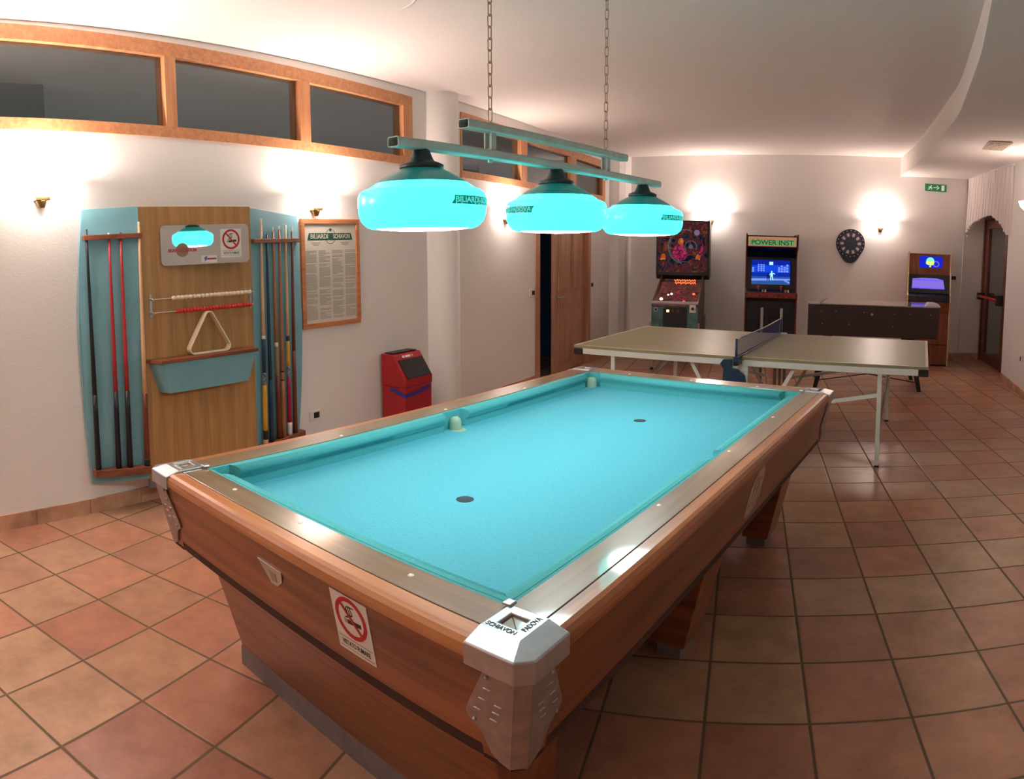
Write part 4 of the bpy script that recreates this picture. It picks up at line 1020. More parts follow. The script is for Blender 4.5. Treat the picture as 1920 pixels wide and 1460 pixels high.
cue('greyish brown cue with a small clip in the right wing of the rack', 'R', 1.700, 1.708, 1.685, 0.247, [(0, 'butt', 'c_brown'), (0.30, 'shaft', 'c_grey'), (0.44, 'clip', 'cream'), (0.46, 'upper_shaft', 'c_mid'), (0.98, 'tip', 'white')], gR)
cue('orange brown cue with thin black rings in the right wing of the rack', 'R', 1.770, 1.717, 1.735, 0.247, [(0, 'butt', 'c_mid'), (0.27, 'ring', 'c_black'), (0.275, 'mid_butt', 'c_mid'), (0.31, 'ring', 'c_black'), (0.315, 'shaft', 'c_mid'), (0.98, 'tip', 'white')], gR)
cue('pale cue with a wine red grip and speckled ring in the right wing', 'R', 1.842, 1.724, 1.805, 0.247, [(0, 'end_cap', 'white'), (0.06, 'grip', 'c_wine'), (0.275, 'wrap', 'c_speck'), (0.33, 'forearm', 'c_yellow'), (0.45, 'band', 'c_blue'), (0.475, 'shaft', 'c_pale')], gR)
cue('dark reddish brown cue outermost in the right wing beside the poster', 'R', 1.916, 1.712, 1.870, 0.247, [(0, 'butt', 'c_brown'), (0.4, 'shaft', 'c_brown'), (0.975, 'tip', 'white')], gR)

# framed rules poster
PS = thing('framed_poster', 'framed billiard rules poster in a light wooden frame beside the cue rack', 'poster', onA(2.342, 0.0, 1.369), angA)
mb = MB(); hw, hh, fw = 0.303, 0.404, 0.036
for x0_, x1_, z0_, z1_ in ((-hw, hw, hh - fw, hh), (-hw, hw, -hh, -hh + fw), (-hw, -hw + fw, -hh + fw, hh - fw), (hw - fw, hw, -hh + fw, hh - fw)): mb.box(x0_, x1_, -0.022, -0.001, z0_, z1_, 'posterframe')
mb.build('frame', PS, bevel=0.003)
mb = MB(); mb.box(-hw + fw, hw - fw, -0.010, -0.002, -hh + fw, hh - fw, 'posterpaper')
for cx_ in range(4):
    xc = -0.205 + cx_ * 0.137
    z_ = 0.165; random.seed(cx_ + 3)
    while z_ > -0.345:
        if random.random() > 0.12:
            ww = 0.114 * (1 if random.random() > 0.25 else random.uniform(0.4, 0.9))
            mb.slab([(xc - 0.057, z_), (xc - 0.057 + ww, z_), (xc - 0.057 + ww, z_ + 0.0045), (xc - 0.057, z_ + 0.0045)], -0.0106, -0.010, 'grey_ink')
        z_ -= 0.0092
mb.slab([(-0.235, 0.245), (0.235, 0.245), (0.218, 0.298), (-0.235 + 0.017, 0.298)], -0.0107, -0.010, 'green_ink')
mb.ring(0, 0.272, 0.052, 0.055, -0.0110, -0.010, 'ink', 36); mb.disc(0, 0.322, 0.012, -0.0112, -0.010, 'green_ink', 16)
for xc in (-0.15, 0.15):
    for q_ in range(3): mb.slab([(xc - 0.05 + 0.012 * q_, 0.225 - q_ * 0.009), (xc + 0.05 - 0.012 * q_, 0.225 - q_ * 0.009), (xc + 0.05 - 0.012 * q_, 0.23 - q_ * 0.009), (xc - 0.05 + 0.012 * q_, 0.23 - q_ * 0.009)], -0.0106, -0.010, 'grey_ink')
sheet = mb.build('printed_sheet', PS)
lettering(text_mesh('BILIARDI', 0.048, 'posterpaper', 0.0004, fit=0.175), sheet, (-0.115, -0.0112, 0.272))
lettering(text_mesh('SCHIAVON', 0.048, 'posterpaper', 0.0004, fit=0.175), sheet, (0.118, -0.0112, 0.272))

# sockets and switches
def socket(name, label, cat, loc, rz, w_=0.115, h_=0.072, ins=(0.0, 0.055)):
    r = thing(name, label, cat, loc, rz)
    mb = MB(); mb.slab(rrect(w_, h_, 0.006, 3), -0.009, -0.0005, 'white'); mb.build('cover_plate', r, bevel=0.002)
    mb = MB(); mb.box(ins[0] - ins[1] / 2, ins[0] + ins[1] / 2, -0.0115, -0.0085, -h_ * 0.3, h_ * 0.3, 'black'); mb.build('insert', r)
socket('wall_socket', 'white wall socket with a dark insert low on the wall under the poster', 'socket', onA(2.142, 0, 0.310), angA, ins=(0.012, 0.055))
socket('light_switch', 'light switch on the wall just left of the wooden door', 'switch', onB(1.455, 0, 1.025), angB, 0.12, 0.08, (0.02, 0.06))
socket('light_switch', 'dark light switch on the wall just right of the wooden door', 'switch', onB(3.17, 0, 1.03), angB, 0.12, 0.08, (0.0, 0.07))
socket('wall_socket', 'dark socket beside the small arcade machine on the back wall', 'socket', (3.476, YB, 1.218), 0, 0.085, 0.085, (0.0, 0.07))
socket('wall_socket', 'wall socket on the right wall below the sconce at the picture edge', 'socket', onC(1.03, 0, 0.42), angC, 0.10, 0.075, (-0.02, 0.04))

# red waste bin
BN = thing('waste_bin', 'red waste bin with black swing flap standing below the poster by the column', 'bin', onA(2.86, 0.0), angA)
mb = MB(); bw, f0, f1 = 0.35, -0.03, -0.285
mb.sideslab([(f0, 0.0), (f1 + 0.01, 0.0), (f1 + 0.004, 0.43), (f0, 0.43)], 0.006, bw - 0.006, 'binred'); mb.build('body', BN, bevel=0.006)
mb = MB(); mb.sideslab([(f0, 0.43), (f1, 0.43), (f1, 0.495), (-0.155, 0.685), (f0, 0.690)], 0, bw, 'binred'); hd = mb.build('hood', BN, bevel=0.008)
mb = MB(); mb.box(0.03, bw - 0.03, -0.14, -0.045, 0.690, 0.696, 'black'); mb.build('top_panel', hd)
mb = MB(); n_ = Vector((0, -0.19, -0.13)).normalized()
d_ = Vector((0, -0.13, -0.19)).normalized(); nn = Vector((0, -0.19, 0.13)).normalized()
def onh(x_, t, o): q_ = Vector((x_, -0.155, 0.685)) + d_ * t + nn * o; return tuple(q_)
Ls = math.hypot(0.13, 0.19)
mb.prism([onh(0.03, 0.055, 0.001), onh(bw - 0.02, 0.055, 0.001), onh(bw - 0.02, Ls - 0.006, 0.001), onh(0.03, Ls - 0.006, 0.001)], [onh(0.03, 0.055, 0.008), onh(bw - 0.02, 0.055, 0.008), onh(bw - 0.02, Ls - 0.006, 0.008), onh(0.03, Ls - 0.006, 0.008)], 'black'); mb.build('swing_flap', hd)
mb = MB()
for x0_, x1_, mt in ((0.10, 0.125, 'paper'), (0.135, 0.20, 'paper'), (0.21, 0.235, 'grey_ink')):
    mb.prism([onh(x0_, 0.018, 0.0005), onh(x1_, 0.018, 0.0005), onh(x1_, 0.038, 0.0005), onh(x0_, 0.038, 0.0005)], [onh(x0_, 0.018, 0.0015), onh(x1_, 0.018, 0.0015), onh(x1_, 0.038, 0.0015), onh(x0_, 0.038, 0.0015)], mt)
mb.build('label', hd)
mb = MB(); up, lo_ = [], []
path = [(-0.003, -0.13 - 0.155 * k / 6, 0.40 - 0.045 * k / 6) for k in range(7)] + [(bw * k / 8, f1 - 0.004, 0.352 + 0.05 * (k / 8) ** 1.5) for k in range(0, 8)]
up = [(x_, y_, z_ + 0.026) for x_, y_, z_ in path]
for i in range(len(path) - 1):
    a, b, c_, d2 = path[i], path[i + 1], up[i + 1], up[i]
    mb.add([a, b, c_, d2], [(0, 1, 2, 3)], 'binblue')
bgo = mb.build('bag_edge', BN, normals=False); sd = bgo.modifiers.new('thick', 'SOLIDIFY'); sd.thickness = 0.004; sd.offset = 0
tag(bgo, 'blue bag edge hanging out below the hood')

# ------------------------------------------------------------------ table tennis table
TT = thing('table_tennis_table', 'olive table tennis table with a white steel frame behind the pool table', 'table tennis table', (-0.92172, 3.30365, 0), -0.24321)
TL_, TW_, TZ = 2.74, 1.525, 0.76
for x0_, x1_ in ((0.0, TL_ / 2 - 0.006), (TL_ / 2 + 0.006, TL_)):
    mb = MB(); mb.box(x0_, x1_, 0, TW_, TZ - 0.02, TZ, 'tt_top')
    e = 0.0006
    mb.box(x0_ + 0.001, x1_ - 0.001, 0.001, 0.018, TZ, TZ + e, 'tt_line'); mb.box(x0_ + 0.001, x1_ - 0.001, TW_ - 0.018, TW_ - 0.001, TZ, TZ + e, 'tt_line')
    xe = (x0_ + 0.001, x0_ + 0.020) if x0_ == 0 else (x1_ - 0.020, x1_ - 0.001)
    mb.box(*xe, 0.018, TW_ - 0.018, TZ, TZ + e, 'tt_line'); 
    mb.build('table_half', TT)
    mb = MB()
    a0_, a1_ = (x0_ + 0.05, x1_ - 0.02) if x0_ == 0 else (x0_ + 0.02, x1_ - 0.05)
    for y_ in (0.004, TW_ - 0.029): mb.box(a0_, a1_, y_, y_ + 0.025, TZ - 0.068, TZ - 0.021, 'tt_white')
    xs = x0_ + 0.004 if x0_ == 0 else x1_ - 0.029
    mb.box(xs, xs + 0.025, 0.05, TW_ - 0.05, TZ - 0.068, TZ - 0.021, 'tt_white')
    mb.build('frame', TT, bevel=0.002)
for x_ in (0, TL_ - 0.075):
    for y_ in (-0.002, TW_ - 0.075):
        mb = MB(); mb.box(x_ - (0.003 if x_ == 0 else -0.003), x_ + 0.078, y_, y_ + 0.077, TZ - 0.074, TZ - 0.021, 'black'); mb.build('corner_guard', TT, bevel=0.006)
for x_, sg in ((0.335, 1), (2.395, -1)):
    for y_, yb_ in ((0.03, 0.055), (TW_ - 0.03, TW_ - 0.045)):
        mb = MB(); mb.prism([(x_ - 0.016, yb_ - 0.012, 0.012), (x_ + 0.016, yb_ - 0.012, 0.012), (x_ + 0.016, yb_ + 0.012, 0.012), (x_ - 0.016, yb_ + 0.012, 0.012)],
                            [(x_ - 0.016 - 0.03 * 0, y_ - 0.012, TZ - 0.03), (x_ + 0.016, y_ - 0.012, TZ - 0.03), (x_ + 0.016, y_ + 0.012, TZ - 0.03), (x_ - 0.016, y_ + 0.012, TZ - 0.03)], 'tt_white')
        mb.box(x_ - 0.018, x_ + 0.018, yb_ - 0.014, yb_ + 0.014, 0.0, 0.014, 'black')
        lg = mb.build('leg', TT, bevel=0.002)
        # strut from the leg down to the centre carriage, and from the frame
        mb = MB(); yy = (y_ + yb_) / 2 + (0.018 if y_ < 1 else -0.018)
        xc = TL_ / 2 - sg * 0.10
        for (xa, za), (xb, zb_) in (((x_, 0.53), (xc - sg * 0.02, 0.36)), ((TL_ / 2 - sg * 0.41, TZ - 0.045), (xc, 0.16))):
            dx_, dz_ = xb - xa, zb_ - za; l_ = hypot(dx_, dz_); nx_, nz_ = -dz_ / l_ * 0.014, dx_ / l_ * 0.014
            mb.slab([(xa + nx_, za + nz_), (xb + nx_, zb_ + nz_), (xb - nx_, zb_ - nz_), (xa - nx_, za - nz_)], yy - 0.007, yy + 0.007, 'tt_white')
            mb.disc(xa, za, 0.007, yy - 0.012, yy - 0.006, 'black', 12)
        mb.build('strut', TT)
    mb = MB(); z1_, z2_ = 0.52, 0.20; mb.tube([(x_, 0.06, z1_ - 0.32), (x_, TW_ - 0.05, z1_)], 0.011, 'postgrey', 8); mb.build('cross_brace', TT)
# centre carriage: brackets, black lock, wheels, uprights
for y_ in (0.02, TW_ - 0.02):
    mb = MB(); 
    for dx_ in (-0.045, 0.045):
        mb.box(TL_ / 2 + dx_ - 0.014, TL_ / 2 + dx_ + 0.014, y_ - 0.012, y_ + 0.012, 0.07, TZ - 0.025, 'postgrey' if y_ > 1 else 'tt_white')
    mb.box(TL_ / 2 - 0.05, TL_ / 2 + 0.06, y_ - 0.015, y_ + 0.012, TZ - 0.11, TZ - 0.03, 'tt_white')
    mb.box(TL_ / 2 - 0.30, TL_ / 2 + 0.30, y_ - 0.012, y_ + 0.012, 0.07, 0.10, 'tt_white')
    mb.build('carriage_post', TT, bevel=0.002)
    for dx_ in (-0.28, 0.28):
        mb = MB(); mb.disc(TL_ / 2 + dx_, 0.055, 0.055, y_ - 0.015, y_ + 0.015, 'black', 24); mb.disc(TL_ / 2 + dx_, 0.055, 0.03, y_ - 0.017, y_ + 0.017, 'postgrey', 20); mb.build('wheel', TT)
mb = MB(); mb.box(TL_ / 2 - 0.3, TL_ / 2 - 0.26, 0.02, TW_ - 0.02, 0.08, 0.11, 'tt_white'); mb.box(TL_ / 2 + 0.26, TL_ / 2 + 0.3, 0.02, TW_ - 0.02, 0.08, 0.11, 'tt_white'); mb.build('carriage_bar', TT)
mb = MB(); mb.slab([(TL_ / 2 - 0.145, TZ - 0.055), (TL_ / 2 - 0.12, TZ - 0.022), (TL_ / 2 - 0.055, TZ - 0.018), (TL_ / 2 - 0.055, TZ - 0.085), (TL_ / 2 - 0.01, TZ - 0.09), (TL_ / 2 + 0.04, TZ - 0.13), (TL_ / 2 + 0.055, TZ - 0.21), (TL_ / 2 - 0.125, TZ - 0.21), (TL_ / 2 - 0.118, TZ - 0.09)], -0.035, -0.005, 'c_blue')
tag(mb.build('lock_housing', TT, bevel=0.004), 'dark plastic lock housing')
for x_ in (1.174, 1.362):
    mb = MB(); mb.box(x_ - 0.012, x_ + 0.012, TW_ + 0.012, TW_ + 0.036, 0.10, 0.995, 'postgrey'); mb.box(x_ - 0.012, x_ + 0.012, TW_ - 0.01, TW_ + 0.02, 0.60, 0.63, 'postgrey'); tag(mb.build('tall_upright', TT, bevel=0.002), 'grey upright rising above the far edge')
NT = thing('table_tennis_net', 'blue table tennis net clamped across the middle of the olive table', 'net', (-0.92172, 3.30365, 0), -0.24321)
xm = TL_ / 2 - 0.004
mb = MB(); ns = 24
sag = lambda t: 0.905 - 0.012 * sin(pi * t) + (-0.012 if t < 0.05 else 0.0)
vs = []
for k in range(ns + 1):
    t = k / ns; y_ = -0.10 + (TW_ + 0.115) * t; vs += [(xm, y_, TZ + 0.012), (xm, y_, sag(t))]
mb.add(vs, [(2 * k, 2 * k + 2, 2 * k + 3, 2 * k + 1) for k in range(ns)], 'net'); mb.build('mesh', NT, normals=False)
mb = MB(); mb.tube([(xm, -0.10 + (TW_ + 0.115) * k / ns, sag(k / ns)) for k in range(ns + 1)], 0.006, 'postgrey', 8); tag(mb.build('top_tape', NT), 'pale top tape')
mb = MB(); mb.tube([(xm, -0.10, TZ + 0.012), (xm, TW_ + 0.012, TZ + 0.012)], 0.005, 'netblue', 8); mb.build('bottom_cord', NT)
mb = MB(); mb.tube([(xm, -0.10, TZ - 0.03), (xm, -0.10, 0.905)], 0.009, 'c_blue', 10); mb.box(xm - 0.02, xm + 0.02, -0.11, 0.02, TZ + 0.0005, TZ + 0.014, 'c_blue'); mb.box(xm - 0.02, xm + 0.02, -0.11, -0.008, TZ - 0.05, TZ + 0.001, 'c_blue'); mb.disc(xm + 0.002, TZ - 0.035, 0.016, -0.125, -0.11, 'black', 14)
mb.build('net_post', NT)
mb = MB(); mb.tube([(xm, TW_ + 0.005, TZ + 0.0005), (xm, TW_ + 0.005, 0.905)], 0.009, 'c_blue', 10); mb.box(xm - 0.02, xm + 0.06, TW_ - 0.05, TW_ + 0.008, TZ + 0.0005, TZ + 0.012, 'tt_white'); mb.build('net_post', NT)

# ------------------------------------------------------------------ dark brown game table on splayed legs
GT = thing('football_table', 'dark brown football table with thin crossed braces behind the table tennis table', 'game table', (1.125, 5.68, 0), radians(-6.0))
gw, gd, gz0, gz1 = 1.49, 0.72, 0.605, 0.955
mb = MB(); mb.slab([(0.0, gz0), (gw - 0.025, gz0 - 0.005), (gw - 0.008, gz1), (0.0, gz1)], 0, gd, 'game')
mb.build('body', GT, bevel=0.008)
mb = MB(); mb.box(0.004, gw - 0.012, 0.004, gd - 0.004, gz1 + 0.0005, gz1 + 0.010, 'gametop'); tag(mb.build('glass_top', GT), 'pale glossy top')
mb = MB(); mb.box(-0.004, 0.13, -0.004, 0.05, gz1 - 0.002, gz1 + 0.018, 'lilac'); tag(mb.build('corner_trim', GT, bevel=0.004), 'pale corner trim')
mb = MB(); mb.prism([(gw - 0.19, -0.004, gz1 + 0.008), (gw + 0.004, -0.004, gz1 + 0.008), (gw + 0.004, 0.28, gz1 + 0.008), (gw - 0.15, 0.28, gz1 + 0.008)], [(gw - 0.14, 0.01, gz1 + 0.05), (gw - 0.03, 0.01, gz1 + 0.05), (gw - 0.05, 0.26, gz1 + 0.05), (gw - 0.13, 0.26, gz1 + 0.05)], 'lilac'); tag(mb.build('corner_block', GT, bevel=0.01), 'lilac grey corner block')
mb = MB(); mb.tube([(0.13, 0.02, gz1 + 0.01), (0.21, 0.16, gz1 + 0.06)], 0.007, 'c_mid', 8); mb.build('rod', GT)
for k, (fx_, z_) in enumerate(((0.10, 0.88), (0.21, 0.88), (0.42, 0.88), (0.65, 0.87), (0.77, 0.88), (0.925, 0.875), (0.11, 0.74), (0.31, 0.74), (0.64, 0.73))):
    mb = MB(); mb.disc(fx_ * gw, z_, 0.008, -0.003, 0.001, 'plinth', 12); mb.build('bolt', GT)
mb = MB(); mb.disc(0.48 * gw, 0.86, 0.014, -0.006, 0.001, 'metal', 12); tag(mb.build('bolt', GT), 'larger bright bolt')
for x_, xb, y_ in ((0.24, 0.10, 0.08), (gw - 0.34, gw - 0.21, 0.08), (0.24, 0.10, gd - 0.08), (gw - 0.34, gw - 0.21, gd - 0.08)):
    mb = MB(); yb = y_ - 0.10 if y_ < 0.4 else y_ + 0.10
    mb.prism([(xb - 0.022, yb - 0.018, 0), (xb + 0.022, yb - 0.018, 0), (xb + 0.022, yb + 0.018, 0), (xb - 0.022, yb + 0.018, 0)], [(x_ - 0.045, y_ - 0.03, gz0 + 0.01), (x_ + 0.045, y_ - 0.03, gz0 + 0.01), (x_ + 0.045, y_ + 0.03, gz0 + 0.01), (x_ - 0.045, y_ + 0.03, gz0 + 0.01)], 'cabblack'); mb.build('leg', GT, bevel=0.004)
mb = MB(); mb.tube([(0.165, 0.03, 0.27), (gw - 0.235, 0.0, 0.10)], 0.006, 'cabblack', 8); mb.tube([(0.125, -0.0, 0.10), (gw - 0.275, 0.03, 0.27)], 0.006, 'cabblack', 8)
mb.build('cross_brace', GT)

# ------------------------------------------------------------------ pinball machine
PB = thing('pinball_machine', 'pinball machine with a tall colourful lit backglass against the back wall', 'pinball machine', (-0.455, 6.60, 0), 0.0)
hw = 0.292
mb = MB()
# cabinet as four walls under the glass
mb.sideslab([(0.0, 0.47), (1.15, 0.40), (1.25, 0.40), (1.25, 1.10), (0.98, 1.10), (0.95, 1.155), (0.0, 0.845)], -hw, -hw + 0.02, 'pinside')
mb.sideslab([(0.0, 0.47), (1.15, 0.40), (1.25, 0.40), (1.25, 1.10), (0.98, 1.10), (0.95, 1.155), (0.0, 0.845)], hw - 0.02, hw, 'pinside')
mb.sideslab([(0.0, 0.47), (1.25, 0.40), (1.25, 1.06), (0.98, 1.06), (0.0, 0.80)], -hw + 0.02, hw - 0.02, 'pincab')
cabp = mb.build('cabinet', PB, bevel=0.003)
mb = MB(); mb.sideslab([(0.04, 0.812), (0.955, 1.062), (0.955, 1.066), (0.04, 0.816)], -hw + 0.022, hw - 0.022, 'pinfield')
for k, (x_, t, r, mt) in enumerate(((-0.20, 0.22, 0.022, 'pinbulb'), (-0.09, 0.44, 0.016, 'pinbulb'), (-0.13, 0.40, 0.012, 'pinbulb'), (0.21, 0.10, 0.014, 'pinbulb'), (-0.19, 0.10, 0.010, 'pinbulb'), (0.07, 0.20, 0.03, 'magenta'), (0.0, 0.33, 0.025, 'magenta'), (0.10, 0.12, 0.022, 'pinlit'), (-0.04, 0.16, 0.02, 'magenta'), (0.2, 0.45, 0.02, 'pinlit'))):
    mb.sphere((x_, 0.04 + 0.915 * t, 0.820 + 0.25 * t), r, mt, 6)
fld = mb.build('playfield', PB)
mb = MB()
for row, (x0_, x1_, z_) in enumerate(((-0.10, 0.19, 1.092), (-0.09, 0.19, 1.058))):
    pts = [(x0_ + (x1_ - x0_) * k / 26, 0.84, z_ + 0.011 * sin(k * 2.1) + 0.005 * sin(k * 5.3)) for k in range(27)]
    mb.tube(pts, 0.0085, 'pinlit', 6)
mb.build('lit_script', fld)
mb = MB(); mb.sideslab([(0.0, 0.846), (0.95, 1.152), (0.95, 1.157), (0.0, 0.851)], -hw + 0.021, hw - 0.021, 'glass'); mb.build('playfield_glass', PB)
mb = MB(); mb.box(-hw - 0.004, hw + 0.004, -0.018, 0.05, 0.835, 0.868, 'alu'); mb.build('lockdown_bar', PB, bevel=0.006)
mb = MB(); mb.slab(rrect(0.30, 0.33, 0.04), -0.012, 0.002, 'black'); mb.build('coin_door', PB, loc=(0.005, 0, 0.635))
for x0_, mt in ((-0.10, 'pinbulb_y'), (-0.04, 'cabred'), (0.03, 'cabred')):
    mb = MB(); mb.box(x0_, x0_ + 0.032, -0.016, -0.010, 0.735, 0.765, mt); mb.build('coin_lamp', PB)
mb = MB(); mb.ring(-0.235, 0.765, 0.018, 0.028, -0.012, 0.0, 'alu', 20); mb.disc(-0.235, 0.765, 0.014, -0.02, 0.0, 'black', 16); mb.build('start_button', PB)
mb = MB(); mb.box(0.185, 0.265, -0.008, 0.0, 0.735, 0.83, 'paper'); mb.disc(0.225, 0.785, 0.017, -0.05, 0.0, 'black', 16); mb.build('plunger', PB)
for sx in (-1, 1):
    mb = MB(); mb.slab([(sx * 0.29, 0.80), (sx * 0.20, 0.78), (sx * 0.165, 0.70), (sx * 0.19, 0.62), (sx * 0.16, 0.52), (sx * 0.29, 0.48)], -0.004, 0.001, 'pincab'); mb.build('front_print', PB)
    for y_ in (0.03, 1.22):
        mb = MB(); mb.prism([(sx * 0.285 - 0.02, y_ - 0.02, 0.03), (sx * 0.285 + 0.02, y_ - 0.02, 0.03), (sx * 0.285 + 0.02, y_ + 0.02, 0.03), (sx * 0.285 - 0.02, y_ + 0.02, 0.03)], [(sx * 0.285 - 0.03, y_ - 0.025, 0.6), (sx * 0.285 + 0.03, y_ - 0.025, 0.6), (sx * 0.285 + 0.03, y_ + 0.025, 0.6), (sx * 0.285 - 0.03, y_ + 0.025, 0.6)], 'alu_dull')
        mb.lathe([(0.0, 0.0), (0.025, 0.0), (0.025, 0.012), (0.01, 0.03), (0.0, 0.03)], 'black', 14, (sx * 0.285, y_, 0)); mb.build('leg', PB)
mb = MB(); mb.sideslab([(0.93, 1.155), (1.02, 1.10), (1.30, 1.10), (1.34, 1.14), (1.34, 1.905), (0.95, 1.905)], -0.365, 0.365, 'cabblack'); bb = mb.build('backbox', PB, bevel=0.006)
mb = MB(); y_ = 0.929
mb.slab([(-0.335, 1.20), (0.335, 1.20), (0.335, 1.885), (-0.335, 1.885)], y_, y_ + 0.012, 'pinart')
# generic shapes over the swirl: a big pale ring, magenta and amber blobs
mb.ring(0.03, 1.55, 0.222, 0.236, y_ - 0.002, y_, 'grey_e', 40, radians(70), radians(260)); mb.ring(0.03, 1.55, 0.205, 0.212, y_ - 0.002, y_, 'grey_e', 40, radians(100), radians(280)); mb.ring(0.11, 1.55, 0.075, 0.085, y_ - 0.002, y_, 'grey_e', 30, radians(-30), radians(220)); mb.disc(0.11, 1.55, 0.03, y_ - 0.002, y_, 'grey_e', 20)
mb.slab([(-0.13, 1.40), (-0.05, 1.36), (0.03, 1.37), (0.08, 1.45), (0.03, 1.50), (0.01, 1.58), (-0.06, 1.60), (-0.11, 1.55), (-0.14, 1.47)], y_ - 0.003, y_, 'magenta'); mb.slab([(-0.05, 1.58), (0.0, 1.575), (0.015, 1.63), (-0.01, 1.665), (-0.05, 1.655), (-0.065, 1.61)], y_ - 0.004, y_, 'orange_e')
mb.slab([(0.21, 1.44), (0.27, 1.42), (0.28, 1.60), (0.25, 1.56)], y_ - 0.003, y_, 'magenta'); mb.slab([(0.17, 1.38), (0.24, 1.37), (0.25, 1.43), (0.20, 1.45)], y_ - 0.003, y_, 'orange_e'); mb.slab([(-0.31, 1.36), (-0.23, 1.37), (-0.24, 1.45), (-0.29, 1.44)], y_ - 0.003, y_, 'orange_e'); mb.disc(0.19, 1.74, 0.04, y_ - 0.003, y_, 'violet', 18)
for k in range(7): mb.slab([(-0.31 + 0.03 * k, 1.665 + 0.004 * k), (-0.295 + 0.03 * k, 1.66), (-0.29 + 0.03 * k, 1.70 + 0.012 * (k % 2)), (-0.305 + 0.03 * k, 1.705)], y_ - 0.003, y_, 'mq_red')
tag(mb.build('backglass', bb), 'lit backglass picture')

# ------------------------------------------------------------------ upright arcade cabinet
AC = thing('arcade_cabinet', 'tall black upright arcade cabinet with a blue glowing screen and green lettered marquee', 'arcade machine', (0.755, 7.15, 0), 0.0)
hw = 0.345
side = [(0.80, 0.0), (0.80, 1.735), (0.02, 1.735), (0.03, 1.56), (0.20, 1.50), (0.26, 1.40), (0.15, 1.02), (-0.02, 0.965), (-0.03, 0.90), (0.05, 0.86), (0.06, 0.0)]
for sx in (-1, 1):
    mb = MB(); x0_, x1_ = sorted((sx * hw, sx * (hw - 0.018)))
    mb.sideslab(side, x0_, x1_, 'cabblack')
    sp_ = mb.build('side_panel', AC)
    mb = MB(); ring_ = [(sx * (hw - 0.009), y_, z_) for y_, z_ in side[1:]]
    mb.tube(ring_, 0.0105, 'cabred', 6, smooth=False); mb.build('edge_strip', sp_)
iw = hw - 0.018
mb = MB(); mb.sideslab([(0.785, 0.02), (0.785, 1.72), (0.055, 1.72), (0.055, 1.57), (0.22, 1.51), (0.30, 1.42), (0.20, 1.04), (0.06, 0.93), (0.09, 0.85), (0.09, 0.02)], -iw, iw, 'cabblack'); body = mb.build('body', AC)
mb = MB(); mb.slab([(-iw + 0.01, 1.575), (iw - 0.01, 1.575), (iw - 0.01, 1.705), (-iw + 0.01, 1.705)], 0.040, 0.052, 'marquee'); 
mb.slab([(-iw + 0.03, 1.592), (iw - 0.03, 1.592), (iw - 0.03, 1.665), (-iw + 0.03, 1.665)], 0.038, 0.040, 'mq_green'); mb.slab([(-iw + 0.01, 1.575), (iw - 0.01, 1.575), (iw - 0.01, 1.583), (-iw + 0.01, 1.583)], 0.038, 0.040, 'mq_red')
mq = mb.build('marquee', AC)
lettering(text_mesh('POWER INST', 0.088, 'mq_dark', 0.001, fit=0.55), mq, (0.0, 0.037, 1.627))
# monitor: tilted picture
SCR = bpy.data.objects.new('screen', None)
ang_s = math.atan2(0.10, 0.38)
mb = MB(); sw_, sh_ = 0.262, 0.168
def S(pts, lay, mt): mb.slab([(x_ * sw_, z_ * sh_) for x_, z_ in pts], -0.001 - 0.0006 * lay, -0.0006 * lay, mt)
S([(-1, -1), (1, -1), (1, 1), (-1, 1)], 0, 's_sky'); S([(-1, 0.55), (1, 0.62), (1, 1), (-1, 1)], 1, 's_sky2')
S([(-1, -0.35), (1, -0.35), (1, -0.02), (-1, -0.02)], 1, 's_band'); S([(-1, -1), (1, -1), (1, -0.35), (-1, -0.35)], 1, 's_street'); S([(-1, -0.72), (1, -0.62), (1, -0.5), (-1, -0.52)], 2, 's_build')
for x0_ in (-0.65, -0.48, -0.35): S([(x0_, 0.05), (x0_ + 0.04, 0.05), (x0_ + 0.04, 0.66), (x0_, 0.66)], 2, 's_build')
for k in range(4): S([(-0.65, 0.12 + 0.15 * k), (-0.31, 0.12 + 0.15 * k), (-0.31, 0.17 + 0.15 * k), (-0.65, 0.17 + 0.15 * k)], 2, 's_build')
for x0_, zt_ in ((0.38, 0.45), (0.52, 0.6), (0.66, 0.5), (0.8, 0.7), (-0.95, 0.4)): 
    for k in range(3): S([(x0_, 0.02 + (zt_ / 3) * k), (x0_ + 0.11, 0.02 + (zt_ / 3) * k), (x0_ + 0.11, 0.02 + (zt_ / 3) * (k + 0.75)), (x0_, 0.02 + (zt_ / 3) * (k + 0.75))], 2, 's_build')
S([(-0.07, 0.6), (0.13, 0.6), (0.13, 0.85), (-0.07, 0.85)], 2, 's_pale')
# two small generic fighting figures
for ox, oz, k_, mt in ((0.05, -0.62, 0.66, 's_pale'), (-0.13, -0.68, 0.58, 's_navy')):
    for poly in ([(-0.10, 0), (-0.04, 0), (0.0, 0.42), (-0.06, 0.45)], [(0.10, 0), (0.16, 0), (0.10, 0.42), (0.02, 0.42)], [(-0.09, 0.42), (0.11, 0.42), (0.13, 0.85), (-0.08, 0.85)], [(-0.03, 0.88), (0.06, 0.88), (0.06, 1.1), (-0.03, 1.1)], [(0.11, 0.8), (0.26, 0.66), (0.28, 0.76), (0.12, 0.88)], [(-0.08, 0.8), (-0.2, 0.6), (-0.16, 0.55), (-0.05, 0.7)]):
        S([(ox + k_ * a, oz + k_ * b) for a, b in poly], 3, mt)
S([(0.6, -0.6), (0.95, -0.9), (0.99, -0.8), (0.7, -0.5)], 3, 's_build')
scr = mb.build('screen', AC, loc=(-0.01, 0.178, 1.235), rot=(-ang_s, 0, 0))
mb = MB(); q_ = 0.032
